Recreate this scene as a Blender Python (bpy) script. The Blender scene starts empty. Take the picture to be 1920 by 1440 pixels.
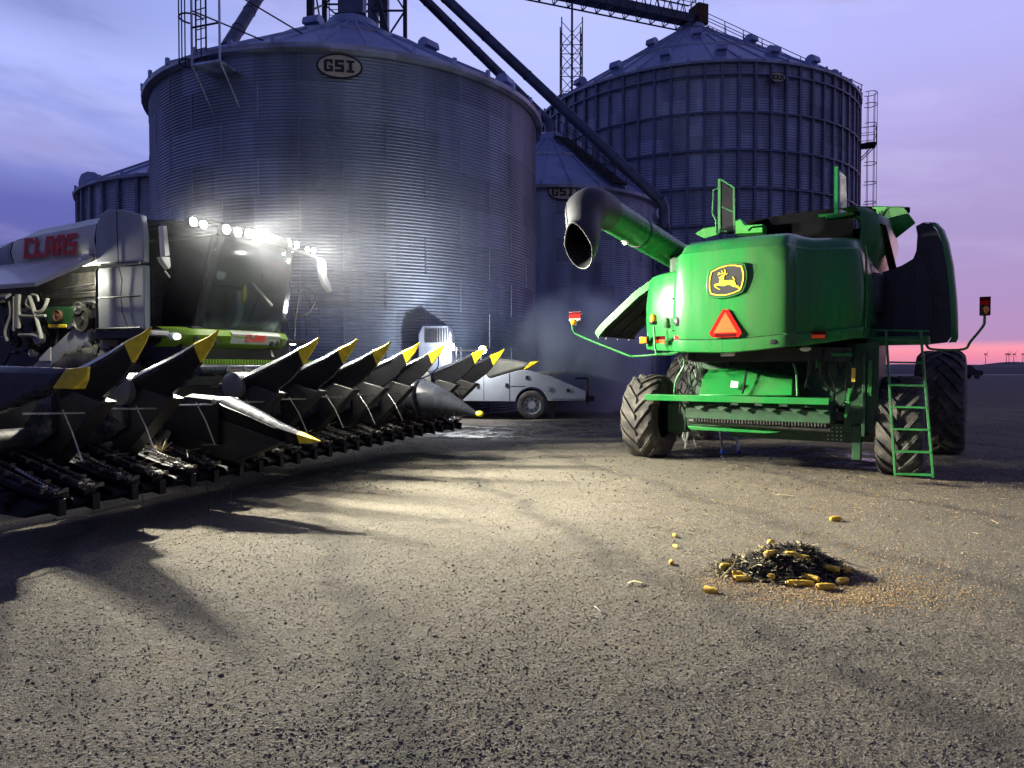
import bpy, bmesh, math, random
import numpy as np
from mathutils import Vector, Matrix
random.seed(7); rng=np.random.default_rng(11)
C=bpy.context.scene.collection
PI=math.pi
# ---------------------------------------------------------------- camera model of the photograph
F=1330.; TH=math.atan(32/F); HC=1.6
FW=(0,math.cos(TH),-math.sin(TH)); UP=(0,math.sin(TH),math.cos(TH))
def ray(x,y):
    u=(x-960)/F; v=(720-y)/F
    return (u, FW[1]+v*UP[1], FW[2]+v*UP[2])
class Fr:
    """A local frame on the ground: measures the photograph on planes of this frame."""
    def __init__(s,ox,oy,ang): s.o=(ox,oy); s.a=ang; s.c=math.cos(ang); s.s=math.sin(ang)
    def px(s,x,y,X=None,Y=None,Z=None):
        d=ray(x,y); cx,cy=-s.o[0],-s.o[1]
        lo=(s.c*cx+s.s*cy,-s.s*cx+s.c*cy,HC); ld=(s.c*d[0]+s.s*d[1],-s.s*d[0]+s.c*d[1],d[2])
        i,v=(0,X) if X is not None else ((1,Y) if Y is not None else (2,Z))
        t=(v-lo[i])/ld[i]
        return tuple(lo[j]+t*ld[j] for j in range(3))
    def w(s,p): return (s.o[0]+s.c*p[0]-s.s*p[1], s.o[1]+s.s*p[0]+s.c*p[1], p[2])
WF=Fr(0,0,0)
CL=Fr(-1.67,9.78,math.atan2(-.917,-.4))
JD=Fr(4.14,11.6,math.atan2(-.552,.834))
# ---------------------------------------------------------------- materials
M={}
def mat(name,col,rough=.5,metal=0.,var=.25,scale=6.,bump=.0,bscale=60.,coat=0.,emit=None,es=0.,dirt=None,dirta=.0,spec=.5,streak=False):
    m=bpy.data.materials.new(name); m.use_nodes=True; nt=m.node_tree; N=nt.nodes; L=nt.links
    b=N['Principled BSDF']; M[name]=m
    tc=N.new('ShaderNodeTexCoord'); n=N.new('ShaderNodeTexNoise'); n.inputs['Scale'].default_value=scale; n.inputs['Detail'].default_value=6
    src=tc.outputs['Object']
    if streak:
        mp=N.new('ShaderNodeMapping'); mp.inputs['Scale'].default_value=(1,1,.12); L.new(src,mp.inputs[0]); src=mp.outputs[0]
    L.new(src,n.inputs['Vector'])
    r=N.new('ShaderNodeValToRGB'); r.color_ramp.elements[0].position=.3; r.color_ramp.elements[1].position=.7
    c0=[c*(1-var) for c in col]+[1]; c1=[min(1,c*(1+var)) for c in col]+[1]
    r.color_ramp.elements[0].color=c0; r.color_ramp.elements[1].color=c1
    L.new(n.outputs['Fac'],r.inputs['Fac']); out=r.outputs['Color']
    if dirt is not None:
        n2=N.new('ShaderNodeTexNoise'); n2.inputs['Scale'].default_value=scale*.6; n2.inputs['Detail'].default_value=9; n2.inputs['Roughness'].default_value=.7
        L.new(src,n2.inputs['Vector'])
        mr=N.new('ShaderNodeMapRange'); mr.inputs[1].default_value=.45; mr.inputs[2].default_value=.75; mr.inputs[3].default_value=0; mr.inputs[4].default_value=dirta
        L.new(n2.outputs['Fac'],mr.inputs[0])
        mx=N.new('ShaderNodeMix'); mx.data_type='RGBA'; L.new(mr.outputs[0],mx.inputs['Factor']); L.new(out,mx.inputs[6]); mx.inputs[7].default_value=(*dirt,1)
        out=mx.outputs[2]
    L.new(out,b.inputs['Base Color'])
    mr=N.new('ShaderNodeMapRange'); mr.inputs[3].default_value=max(.02,rough-.1); mr.inputs[4].default_value=min(1,rough+.14)
    n3=N.new('ShaderNodeTexNoise'); n3.inputs['Scale'].default_value=scale*2.3; n3.inputs['Detail'].default_value=5; L.new(src,n3.inputs['Vector']); L.new(n3.outputs['Fac'],mr.inputs[0]); L.new(mr.outputs[0],b.inputs['Roughness'])
    b.inputs['Metallic'].default_value=metal; b.inputs['Specular IOR Level'].default_value=spec
    b.inputs['Coat Weight'].default_value=coat; b.inputs['Coat Roughness'].default_value=.08
    if emit: b.inputs['Emission Color'].default_value=(*emit,1); b.inputs['Emission Strength'].default_value=es
    if bump>0:
        bn=N.new('ShaderNodeBump'); bn.inputs['Strength'].default_value=bump; bn.inputs['Distance'].default_value=.01
        n4=N.new('ShaderNodeTexNoise'); n4.inputs['Scale'].default_value=bscale; n4.inputs['Detail'].default_value=4
        L.new(tc.outputs['Object'],n4.inputs['Vector']); L.new(n4.outputs['Fac'],bn.inputs['Height']); L.new(bn.outputs[0],b.inputs['Normal'])
    return m
mat('green',(.014,.175,.035),.27,0,.15,2.5,.05,25,coat=.0,spec=.28,dirt=(.10,.11,.06),dirta=.55,streak=True)
mat('green_frame',(.015,.16,.03),.45,0,.25,9,.1,60,dirt=(.05,.05,.035),dirta=.6)
mat('green_dark',(.012,.06,.02),.5,0,.3,9,.1,60,dirt=(.03,.028,.02),dirta=.6)
mat('green_flap',(.03,.3,.03),.5,0,.2,4,.05,40)
mat('lime',(.28,.5,.03),.35,0,.15,3,.0,coat=.4,dirt=(.12,.12,.06),dirta=.4)
mat('cream',(.62,.62,.56),.42,0,.1,2,.04,30,coat=.2,dirt=(.28,.26,.2),dirta=.45,streak=True)
mat('grey_panel',(.32,.34,.36),.5,0,.1,2,.04,30,dirt=(.1,.1,.09),dirta=.5,streak=True)
mat('black_metal',(.012,.012,.014),.4,.0,.4,8,.15,50,dirt=(.06,.052,.042),dirta=.2)
mat('machine',(.05,.05,.048),.45,.5,.5,8,.2,50,dirt=(.16,.13,.09),dirta=.5)
mat('steel',(.42,.42,.4),.35,.9,.25,12,.1,60,dirt=(.12,.09,.06),dirta=.5)
mat('snout_side',(.005,.005,.008),.5,0,.4,6,.08,35,dirt=(.03,.03,.032),dirta=.12,spec=.22)  # snout plastic darkened: shade of the unlit sides put into the colour
mat('snout_plastic',(.028,.031,.042),.24,0,.3,4,.06,35,dirt=(.10,.10,.10),dirta=.2)
mat('snout_grey',(.1,.105,.11),.33,0,.2,4,.06,35,dirt=(.16,.15,.12),dirta=.4)
mat('yellow',(.72,.56,.02),.42,0,.1,14,.1,50,dirt=(.05,.04,.02),dirta=.55)
mat('rubber',(.042,.04,.037),.75,0,.3,7,.6,45,dirt=(.26,.22,.17),dirta=.7)
mat('boot_rubber',(.028,.029,.033),.5,0,.25,4,.15,20,dirt=(.1,.1,.1),dirta=.25)
mat('galv',(.28,.33,.43),.5,.8,.2,1.2,.1,30,streak=True,dirt=(.2,.21,.24),dirta=.5)
mat('galv_dark',(.38,.42,.52),.5,.8,.2,1.5,.1,30,streak=True,dirt=(.1,.1,.13),dirta=.6)
mat('galv_roof',(.27,.33,.52),.42,.35,.15,1.0,.05,20,dirt=(.12,.13,.2),dirta=.4)
mat('rib_steel',(.13,.15,.22),.5,.5,.2,1.5,.1,30)
mat('dark_steel',(.035,.036,.05),.5,.5,.3,3,.1,30)
mat('spout',(.09,.1,.15),.42,.7,.3,1.5,.1,20,dirt=(.05,.05,.07),dirta=.5)
mat('rust',(.12,.05,.03),.8,.2,.3,5)
mat('shadow_black',(.006,.006,.007),.9,0,.2,5,spec=.08)  # shade put into the colour of tank parts lying in shadow
mat('sign_cream',(.5,.46,.3),.5,0,.12,5,dirt=(.2,.18,.12),dirta=.4)
mat('sign_black',(.01,.01,.012),.5,0,.2,5)
mat('red_logo',(.6,.03,.025),.45,0,.08,5)
mat('red_reflector',(.42,.01,.008),.8,0,.15,20,spec=.05)
mat('dark_red',(.07,.004,.006),.8,0,.15,20,spec=.05)
mat('orange_fluor',(1.,.11,.03),.5,0,.06,10,emit=(1,.1,.03),es=.05,spec=.1)
mat('amber',(.8,.24,.01),.2,0,.15,12,coat=.6)
mat('red_lens',(.5,.02,.03),.2,0,.15,15,coat=.6)
mat('lens_off',(.7,.7,.66),.15,0,.1,15,coat=.6)
mat('white_paint',(.36,.38,.41),.4,0,.08,2,dirt=(.25,.24,.22),dirta=.5,coat=.2)
mat('blue_plastic',(.01,.06,.5),.4)
mat('sticker',(.75,.72,.65),.5,0,.1,20)
mat('cob',(.85,.55,.05),.45,0,.18,70,.9,160,dirt=(.4,.22,.06),dirta=.3)
mat('husk',(.52,.45,.25),.6,0,.25,30,.3,90)
mat('kernel',(.6,.34,.09),.55,0,.45,9)
mat('stalk',(.32,.26,.13),.7,0,.4,25,.3,90)
mat('soil_litter',(.022,.02,.013),.8,0,.6,30,.8,90,dirt=(.12,.1,.05),dirta=.4)
mat('clod',(.085,.07,.052),.9,0,.5,9,.5,100)
mat('stone',(.26,.245,.215),.8,0,.5,5.,.4,120)
mat('distant',(.03,.028,.05),.9,0,.1,.02)
mat('turbine',(.16,.13,.2),.8)
mat('hose',(.35,.34,.3),.5)
mat('dark_cloth',(.03,.03,.035),.8)
mat('lamp_lit',(1,1,.9),.3,emit=(1,.98,.86),es=60)
mat('lamp_dim',(1,1,.9),.3,emit=(1,.96,.8),es=12)
mat('tail_far',(1,.5,.2),.3,emit=(1,.45,.12),es=1.2)
m=bpy.data.materials.new('glass'); m.use_nodes=True; b=m.node_tree.nodes['Principled BSDF']; M['glass']=m
b.inputs['Base Color'].default_value=(.55,.65,.66,1); b.inputs['Roughness'].default_value=.06; b.inputs['Transmission Weight'].default_value=1; b.inputs['IOR'].default_value=1.25
n=m.node_tree.nodes.new('ShaderNodeTexNoise'); n.inputs['Scale'].default_value=5; n.inputs['Detail'].default_value=8
r=m.node_tree.nodes.new('ShaderNodeMapRange'); r.inputs[3].default_value=.03; r.inputs[4].default_value=.35; m.node_tree.links.new(n.outputs['Fac'],r.inputs[0]); m.node_tree.links.new(r.outputs[0],b.inputs['Roughness'])
def panel_tone(name,ns,hh,amt):
    """each rolled sheet of a silo wall gets its own galvanising tone"""
    nt=M[name].node_tree; N=nt.nodes; L=nt.links; b=N['Principled BSDF']; src=b.inputs['Base Color'].links[0].from_socket
    tc=N.new('ShaderNodeTexCoord'); sp=N.new('ShaderNodeSeparateXYZ'); L.new(tc.outputs['Object'],sp.inputs[0])
    def m_(op,a,b_=None):
        n=N.new('ShaderNodeMath'); n.operation=op
        for i,v in enumerate((a,b_)):
            if v is None: continue
            if isinstance(v,(int,float)): n.inputs[i].default_value=v
            else: L.new(v,n.inputs[i])
        return n.outputs[0]
    row=m_('FLOOR',m_('DIVIDE',sp.outputs[2],hh)); col=m_('FLOOR',m_('ADD',m_('MULTIPLY',m_('ARCTAN2',sp.outputs[1],sp.outputs[0]),ns/(2*PI)),m_('MULTIPLY',m_('MODULO',row,2.),.5)))
    cx=N.new('ShaderNodeCombineXYZ'); L.new(row,cx.inputs[0]); L.new(col,cx.inputs[1]); wn=N.new('ShaderNodeTexWhiteNoise'); wn.noise_dimensions='2D'; L.new(cx.outputs[0],wn.inputs[0])
    mr=N.new('ShaderNodeMapRange'); mr.inputs[3].default_value=1-amt; mr.inputs[4].default_value=1+amt; L.new(wn.outputs[0],mr.inputs[0])
    vm=N.new('ShaderNodeVectorMath'); vm.operation='SCALE'; L.new(src,vm.inputs[0]); L.new(mr.outputs[0],vm.inputs['Scale']); L.new(vm.outputs[0],b.inputs['Base Color'])
panel_tone('galv',16,1.125,.16); panel_tone('galv_dark',24,1.11,.2)
# ---------------------------------------------------------------- mesh builder
class MB:
    def __init__(s): s.v=[]; s.f=[]; s.cut=[]
    def add(s,vs,fs):
        o=len(s.v); s.cut.append((o,len(s.f))); s.v+= [tuple(v) for v in vs]; s.f+=[tuple(i+o for i in f) for f in fs]; return s
    def box(s,c,d,rot=None):
        x,y,z=[k/2 for k in d]
        vs=[Vector((i*x,j*y,k*z)) for i in(-1,1) for j in(-1,1) for k in(-1,1)]
        if rot: 
            R=Matrix.Rotation(rot[2],3,'Z')@Matrix.Rotation(rot[1],3,'Y')@Matrix.Rotation(rot[0],3,'X'); vs=[R@v for v in vs]
        vs=[v+Vector(c) for v in vs]
        return s.add(vs,[(0,1,3,2),(4,6,7,5),(0,4,5,1),(2,3,7,6),(0,2,6,4),(1,5,7,3)])
    def bar(s,p,q,r,n=8,r2=None,cap=True,w=None):
        p=Vector(p);q=Vector(q);d=(q-p)
        if d.length<1e-6: return s
        d.normalize(); a=d.cross(Vector((0,0,1)))
        if a.length<1e-3:a=Vector((1,0,0))
        a.normalize();b=d.cross(a); r2=r if r2 is None else r2
        ph=PI/4 if n==4 else 0
        vs=[]
        for c,R in((p,r),(q,r2)):
            for i in range(n): t=2*PI*i/n+ph; vs.append(c+a*R*math.cos(t)+b*R*math.sin(t)*(w or 1))
        fs=[(i,(i+1)%n,n+(i+1)%n,n+i) for i in range(n)]
        if cap: fs+=[tuple(range(n-1,-1,-1)),tuple(range(n,2*n))]
        return s.add(vs,fs)
    def tube(s,pts,r,n=8,rs=None,cap=True):
        P=[Vector(p) for p in pts]; m=len(P); a=None; vs=[]
        for i in range(m):
            d=(P[min(i+1,m-1)]-P[max(i-1,0)]).normalized()
            if a is None:
                a=d.cross(Vector((0,0,1)))
                if a.length<1e-3:a=Vector((1,0,0))
            a=(a-d*a.dot(d)).normalized(); b=d.cross(a); R=rs[i] if rs else r
            for k in range(n): t=2*PI*k/n; vs.append(P[i]+a*R*math.cos(t)+b*R*math.sin(t))
        fs=[(i*n+k,i*n+(k+1)%n,(i+1)*n+(k+1)%n,(i+1)*n+k) for i in range(m-1) for k in range(n)]
        if cap: fs+=[tuple(range(n-1,-1,-1)),tuple(range((m-1)*n,m*n))]
        return s.add(vs,fs)
    def prism(s,poly,off):
        """poly: 3-D points in a plane, extruded by the vector off"""
        n=len(poly); off=Vector(off); A=[Vector(p) for p in poly]
        nr=Vector((0,0,0))
        for i in range(n): nr+=A[i].cross(A[(i+1)%n])
        if nr.dot(off)<0: A=A[::-1]
        vs=A+[p+off for p in A]
        return s.add(vs,[tuple(range(n-1,-1,-1)),tuple(range(n,2*n))]+[(i,(i+1)%n,n+(i+1)%n,n+i) for i in range(n)])
    def grid(s,rows,close=False):
        m=len(rows);n=len(rows[0]); vs=[p for r in rows for p in r]
        fs=[(i*n+k,i*n+(k+1)%n,(i+1)*n+(k+1)%n,(i+1)*n+k) for i in range(m-1) for k in range(n if close else n-1)]
        return s.add(vs,fs)
    def lathe(s,prof,c,axis='x',n=40,cap=False):
        rows=[]
        for (r,h) in prof:
            row=[]
            for k in range(n):
                t=2*PI*k/n; a,b=r*math.cos(t),r*math.sin(t)
                row.append((c[0]+h,c[1]+a,c[2]+b) if axis=='x' else ((c[0]+a,c[1]+h,c[2]+b) if axis=='y' else (c[0]+a,c[1]+b,c[2]+h)))
            rows.append(row)
        s.grid(rows,True)
        if cap:
            o=len(s.v)-len(rows)*n; s.f.append(tuple(range(o+n-1,o-1,-1))); s.f.append(tuple(range(o+(len(rows)-1)*n,o+len(rows)*n)))
        return s
    def ball(s,c,r,n=10,sc=(1,1,1)):
        rows=[[(c[0]+sc[0]*r*math.sin(PI*i/n)*math.cos(2*PI*k/(2*n)),c[1]+sc[1]*r*math.sin(PI*i/n)*math.sin(2*PI*k/(2*n)),c[2]+sc[2]*r*math.cos(PI*i/n)) for k in range(2*n)] for i in range(n+1)]
        rows[0]=[(c[0]+1e-4*math.cos(k),c[1]+1e-4*math.sin(k),c[2]+sc[2]*r) for k in range(2*n)]; rows[-1]=[(c[0]+1e-4*math.cos(k),c[1]+1e-4*math.sin(k),c[2]-sc[2]*r) for k in range(2*n)]
        return s.grid(rows,True)
    def mesh(s,name,ang=35):
        me=bpy.data.meshes.new(name); me.from_pydata(s.v,[],s.f); me.update()
        if len(s.f)<60000:
            bm=bmesh.new(); bm.from_mesh(me); bmesh.ops.recalc_face_normals(bm,faces=bm.faces); bm.to_mesh(me); bm.free()
        me.polygons.foreach_set('use_smooth',[True]*len(me.polygons))
        try: me.set_sharp_from_angle(angle=math.radians(ang))
        except Exception: pass
        return me
    def build(s,name,material,parent=None,bevel=0,label=None,ang=35,loc=None):
        o=bpy.data.objects.new(name,s.mesh(name,ang)); C.objects.link(o)
        o.data.materials.append(M[material] if isinstance(material,str) else material)
        if parent: o.parent=parent
        if label: o['label']=label
        if loc: o.location=loc
        if bevel:
            b=o.modifiers.new('bevel','BEVEL'); b.width=bevel; b.segments=2; b.limit_method='ANGLE'; b.angle_limit=math.radians(40)
        return o
def split(mb,name,material,parent,per=1,**k):
    """every added shape becomes a part of its own (per = shapes that belong to one part)"""
    cuts=mb.cut[::per]+[(len(mb.v),len(mb.f))]; r=[]
    for (v0,f0),(v1,f1) in zip(cuts[:-1],cuts[1:]):
        m=MB(); m.v=mb.v[v0:v1]; m.f=[tuple(i-v0 for i in f) for f in mb.f[f0:f1]]; r.append(m.build(name,material,parent,**k))
    return r
def thing(name,label,cat,fr=None,loc=None,rz=None,group=None):
    o=bpy.data.objects.new(name,None); C.objects.link(o)
    if fr: o.location=(fr.o[0],fr.o[1],0); o.rotation_euler=(0,0,fr.a)
    if loc: o.location=loc
    if rz is not None: o.rotation_euler=(0,0,rz)
    o['label']=label; o['category']=cat
    if group:o['group']=group
    return o
def tag(o,label,cat,group=None,kind=None):
    o['label']=label; o['category']=cat
    if group:o['group']=group
    if kind:o['kind']=kind
    return o
def text_mesh(name,txt,size,material,parent,origin,ux,uz,depth=.006,offset=0.,shear=0.,xs=1.):
    """flat lettering: origin = lower-left corner, ux along the line, uz up"""
    cu=bpy.data.curves.new(name,'FONT'); cu.body=txt; cu.size=size; cu.extrude=depth/2; cu.offset=offset; cu.shear=shear
    ob=bpy.data.objects.new(name,cu); C.objects.link(ob)
    me=bpy.data.meshes.new_from_object(ob); bpy.data.objects.remove(ob)
    X=Vector(ux).normalized(); Z=Vector(uz).normalized(); Y=X.cross(Z)
    for v in me.vertices:
        c=v.co.copy(); v.co=Vector(origin)+X*c.x*xs+Z*c.y-Y*c.z
    o=bpy.data.objects.new(name,me); C.objects.link(o); me.materials.clear(); me.materials.append(M[material]); o.parent=parent
    return o
BL={ # heavy block letters as rectangles on a 5 x 7 grid
'C':[(0,0,1.7,7),(1.7,5.4,3.0,1.6),(1.7,0,3.0,1.6)],
'L':[(0,0,1.7,7),(1.7,0,3.0,1.7)],
'A':[(0,0,1.7,6),(3.2,0,1.7,6),(.5,5.6,3.9,1.4),(1.7,2.2,1.5,1.4)],
'S':[(0,0,4.9,1.6),(3.2,1.6,1.7,1.4),(0,2.8,4.9,1.5),(0,4.3,1.7,1.4),(0,5.5,4.9,1.5)],
'G':[(0,.6,1.6,5.8),(.6,5.6,4.2,1.4),(.6,0,4.3,1.4),(3.3,1.4,1.6,2.1),(2.4,2.6,.9,1),(3.3,4.6,1.5,1)],
'I':[(.3,0,4.3,1.3),(1.6,1.3,1.7,4.4),(.3,5.7,4.3,1.3)]}
def blocks(name,txt,h,material,parent,origin,ux,uz,depth=.006,gap=1.0,slant=.0,fn=None):
    X=Vector(ux).normalized(); Z=Vector(uz).normalized(); Y=X.cross(Z); k=h/7.; mb=MB(); x0=0
    for ch in txt:
        for j,(a,b,w,hh) in enumerate(BL[ch]):
            P=[(x0+a,b),(x0+a+w,b),(x0+a+w,b+hh),(x0+a,b+hh)]
            if fn: P3=[fn((p[0]+p[1]*slant)*k,p[1]*k,.001*(j%3)) for p in P]; n=(Vector(P3[1])-Vector(P3[0])).cross(Vector(P3[3])-Vector(P3[0])).normalized()
            else: P3=[Vector(origin)+X*(p[0]+p[1]*slant)*k+Z*p[1]*k-Y*(-.001*(j%3)) for p in P]; n=Y
            mb.prism(P3,Vector(n)*depth*(1 if fn else 1)) if fn else mb.prism([p-Y*0 for p in P3],Y*depth)
        x0+=4.9+gap
    return mb.build(name,material,parent)
STEAM=7.0; LAMP_GLOW=.007; SKY=1.14; SPILL=130; TRK=170; HAZE=0
LAMPS=[((3,2,0),1900,105),((0,1,0),3500,112),((6,8,.0),3400,96),((7,10,.0),3600,96),((4,5,0),2400,100),((5,13,0),1500,90),((9,13,.0),2200,90),((4,6,0),900,85),((3,10,0),1300,90)]
# ================================================================ GROUND
def vnoise(x,y,seed=0):
    xi=np.floor(x).astype(np.int64); yi=np.floor(y).astype(np.int64); xf=x-xi; yf=y-yi
    def h(a,b):
        n=(a*374761393+b*668265263+seed*974711)&0xFFFFFFFF; n=((n^(n>>13))*1274126177)&0xFFFFFFFF; n=n^(n>>16)
        return (n&0xFFFF)/65535.
    u=xf*xf*(3-2*xf); v=yf*yf*(3-2*yf)
    return (h(xi,yi)*(1-u)+h(xi+1,yi)*u)*(1-v)+(h(xi,yi+1)*(1-u)+h(xi+1,yi+1)*u)*v
def ghe(x,y):
    x=np.asarray(x,float); y=np.asarray(y,float); d=np.hypot(x,y)
    z=.030*(vnoise(x*.55,y*.55,1)-.5)+.016*(vnoise(x*1.9,y*1.9,2)-.5)+.012*(vnoise(x*6,y*6,3)-.5)+.006*(vnoise(x*19,y*19,4)-.5)*(d<14)+.004*(vnoise(x*45,y*45,5)-.5)*(d<8)
    return z*np.clip((90-d)/60,0,1)
def gh(x,y): return float(ghe(np.array([x]),np.array([y]))[0])
def make_ground():
    th=np.concatenate([np.linspace(math.radians(40),math.radians(140),760),np.linspace(math.radians(140),math.radians(400),120)[1:-1]])
    r=np.concatenate([np.geomspace(1.1,26,520),np.geomspace(26,4000,110)[1:]])
    T,R=np.meshgrid(th,r); X=R*np.cos(T); Y=R*np.sin(T); Z=ghe(X,Y)
    nr,nt=X.shape; V=np.stack([X,Y,Z],-1).reshape(-1,3)
    i=np.arange(nr-1)[:,None]*nt; k=np.arange(nt)[None]; k2=(k+1)%nt
    Fq=np.stack([i+k,i+k2,i+nt+k2,i+nt+k],-1).reshape(-1,4)[:,::-1]
    V=np.vstack([V,[[0,0,0.]]]); c=len(V)-1
    kk=np.arange(nt); tri=np.stack([kk,(kk+1)%nt,np.full(nt,c)],-1)
    me=bpy.data.meshes.new('ground')
    me.vertices.add(len(V)); me.vertices.foreach_set('co',V.ravel().astype(np.float32))
    me.loops.add(Fq.size+tri.size); me.loops.foreach_set('vertex_index',np.concatenate([Fq[:,::-1].ravel(),tri.ravel()]).astype(np.int32))
    me.polygons.add(len(Fq)+len(tri)); me.polygons.foreach_set('loop_start',np.concatenate([np.arange(len(Fq))*4,len(Fq)*4+np.arange(len(tri))*3]).astype(np.int32))
    me.polygons.foreach_set('use_smooth',[True]*(len(Fq)+len(tri))); me.update(calc_edges=True); me.validate()
    o=bpy.data.objects.new('ground',me); C.objects.link(o); o['kind']='structure'
    m=bpy.data.materials.new('gravel_ground'); m.use_nodes=True; nt_=m.node_tree; N=nt_.nodes; L=nt_.links; b=N['Principled BSDF']
    g=N.new('ShaderNodeNewGeometry'); P=g.outputs['Position']
    def noise(s,d=6,ro=.6,vec=None):
        n=N.new('ShaderNodeTexNoise'); n.inputs['Scale'].default_value=s; n.inputs['Detail'].default_value=d; n.inputs['Roughness'].default_value=ro; L.new(vec or P,n.inputs['Vector']); return n.outputs['Fac']
    def mr(x,a,b_,c=0.,d=1.,smooth=True):
        n=N.new('ShaderNodeMapRange'); n.interpolation_type='SMOOTHSTEP' if smooth else 'LINEAR'
        for i_,v in enumerate((a,b_,c,d)): n.inputs[i_+1].default_value=v
        L.new(x,n.inputs[0]); return n.outputs[0]
    def mth(op,a,b_=None):
        n=N.new('ShaderNodeMath'); n.operation=op
        for i_,v in enumerate((a,b_)):
            if v is None: continue
            if isinstance(v,(int,float)): n.inputs[i_].default_value=v
            else: L.new(v,n.inputs[i_])
        return n.outputs[0]
    def mix(f,a,b_):
        n=N.new('ShaderNodeMix'); n.data_type='RGBA'
        for i_,v in ((0,f),(6,a),(7,b_)):
            if isinstance(v,tuple): n.inputs[i_].default_value=(*v,1)
            elif isinstance(v,(int,float)): n.inputs[i_].default_value=v
            else: L.new(v,n.inputs[i_])
        return n.outputs[2]
    base=mix(mr(noise(.35,5),.35,.65),(.098,.082,.058),(.152,.128,.092))
    base=mix(mr(noise(2.2,6,.7),.5,.68,0,.5),base,(.16,.118,.078))
    # stone cells
    vo=N.new('ShaderNodeTexVoronoi'); vo.inputs['Scale'].default_value=55; L.new(P,vo.inputs['Vector'])
    sv=N.new('ShaderNodeSeparateColor'); L.new(vo.outputs['Color'],sv.inputs[0])
    base=mix(mr(sv.outputs[0],.7,.97,0,.5),base,(.27,.255,.22)); base=mix(mr(sv.outputs[1],.75,.97,0,.45),base,(.05,.045,.038))
    vo2=N.new('ShaderNodeTexVoronoi'); vo2.inputs['Scale'].default_value=130; L.new(P,vo2.inputs['Vector'])
    sv2=N.new('ShaderNodeSeparateColor'); L.new(vo2.outputs['Color'],sv2.inputs[0])
    base=mix(mr(sv2.outputs[0],.5,.95,0,.5),base,(.25,.23,.19)); base=mix(mr(sv2.outputs[2],.7,.97,0,.4),base,(.045,.04,.034))
    # masks in world metres (wet patches, asphalt-dark yard farther out)
    sp=N.new('ShaderNodeSeparateXYZ'); L.new(P,sp.inputs[0]); X_,Y_=sp.outputs[0],sp.outputs[1]
    wn=mth('MULTIPLY',mth('SUBTRACT',noise(.8,5,.65),.5),3.0)
    def blob(cx,cy,rx,ry,ang=0.,e=.25):
        c,s=math.cos(ang),math.sin(ang)
        dx=mth('SUBTRACT',X_,cx); dy=mth('SUBTRACT',Y_,cy)
        u=mth('DIVIDE',mth('ADD',mth('MULTIPLY',dx,c),mth('MULTIPLY',dy,s)),rx); v=mth('DIVIDE',mth('SUBTRACT',mth('MULTIPLY',dy,c),mth('MULTIPLY',dx,s)),ry)
        d=mth('ADD',mth('SQRT',mth('ADD',mth('MULTIPLY',u,u),mth('MULTIPLY',v,v))),mth('MULTIPLY',wn,.25))
        return mr(d,1-e,1+e,1,0)
    wet=mth('MAXIMUM',mth('MAXIMUM',blob(4.6,13.2,2.4,1.7,-.4),blob(1.6,17.6,5.2,2.0,.0,.4)),mth('MAXIMUM',blob(3.0,20.,3.0,1.6),blob(5.2,12.2,1.7,1.0,-.5)))
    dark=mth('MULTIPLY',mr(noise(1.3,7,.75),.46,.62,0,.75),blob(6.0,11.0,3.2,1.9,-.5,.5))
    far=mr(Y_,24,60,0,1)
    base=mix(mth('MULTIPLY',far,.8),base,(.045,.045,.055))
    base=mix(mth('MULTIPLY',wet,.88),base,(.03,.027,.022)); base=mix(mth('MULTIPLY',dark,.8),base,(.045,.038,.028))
    # faint compacted wheel lanes crossing the yard
    ln=mth('ADD',mth('ADD',X_,mth('MULTIPLY',Y_,.35)),mth('MULTIPLY',noise(.5,3),1.2)); tr=mth('ABSOLUTE',mth('SUBTRACT',mth('FRACT',mth('MULTIPLY',ln,.42)),.5))
    base=mix(mth('MULTIPLY',mr(tr,.10,.02,0,.85),mr(noise(3,5),.3,.55)),base,(.075,.066,.053))
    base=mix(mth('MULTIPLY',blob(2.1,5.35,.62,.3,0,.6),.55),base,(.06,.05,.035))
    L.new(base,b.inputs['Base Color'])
    pud=mth('MULTIPLY',mr(noise(1.6,3,.5),.42,.56),wet)
    rr=mth('SUBTRACT',.9,mth('MULTIPLY',pud,.72)); L.new(rr,b.inputs['Roughness']); b.inputs['Specular IOR Level'].default_value=.35
    bn=N.new('ShaderNodeBump'); bn.inputs['Distance'].default_value=.02
    L.new(mth('MULTIPLY',mth('SUBTRACT',1.,mth('MULTIPLY',pud,.93)),.8),bn.inputs['Strength'])
    h=mth('ADD',mth('MULTIPLY',noise(28,8,.75),1.1),mth('ADD',mth('MULTIPLY',vo.outputs['Distance'],-.55),mth('MULTIPLY',vo2.outputs['Distance'],-.35)))
    L.new(h,bn.inputs['Height']); L.new(bn.outputs[0],b.inputs['Normal'])
    o.data.materials.append(m)
make_ground()
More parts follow.
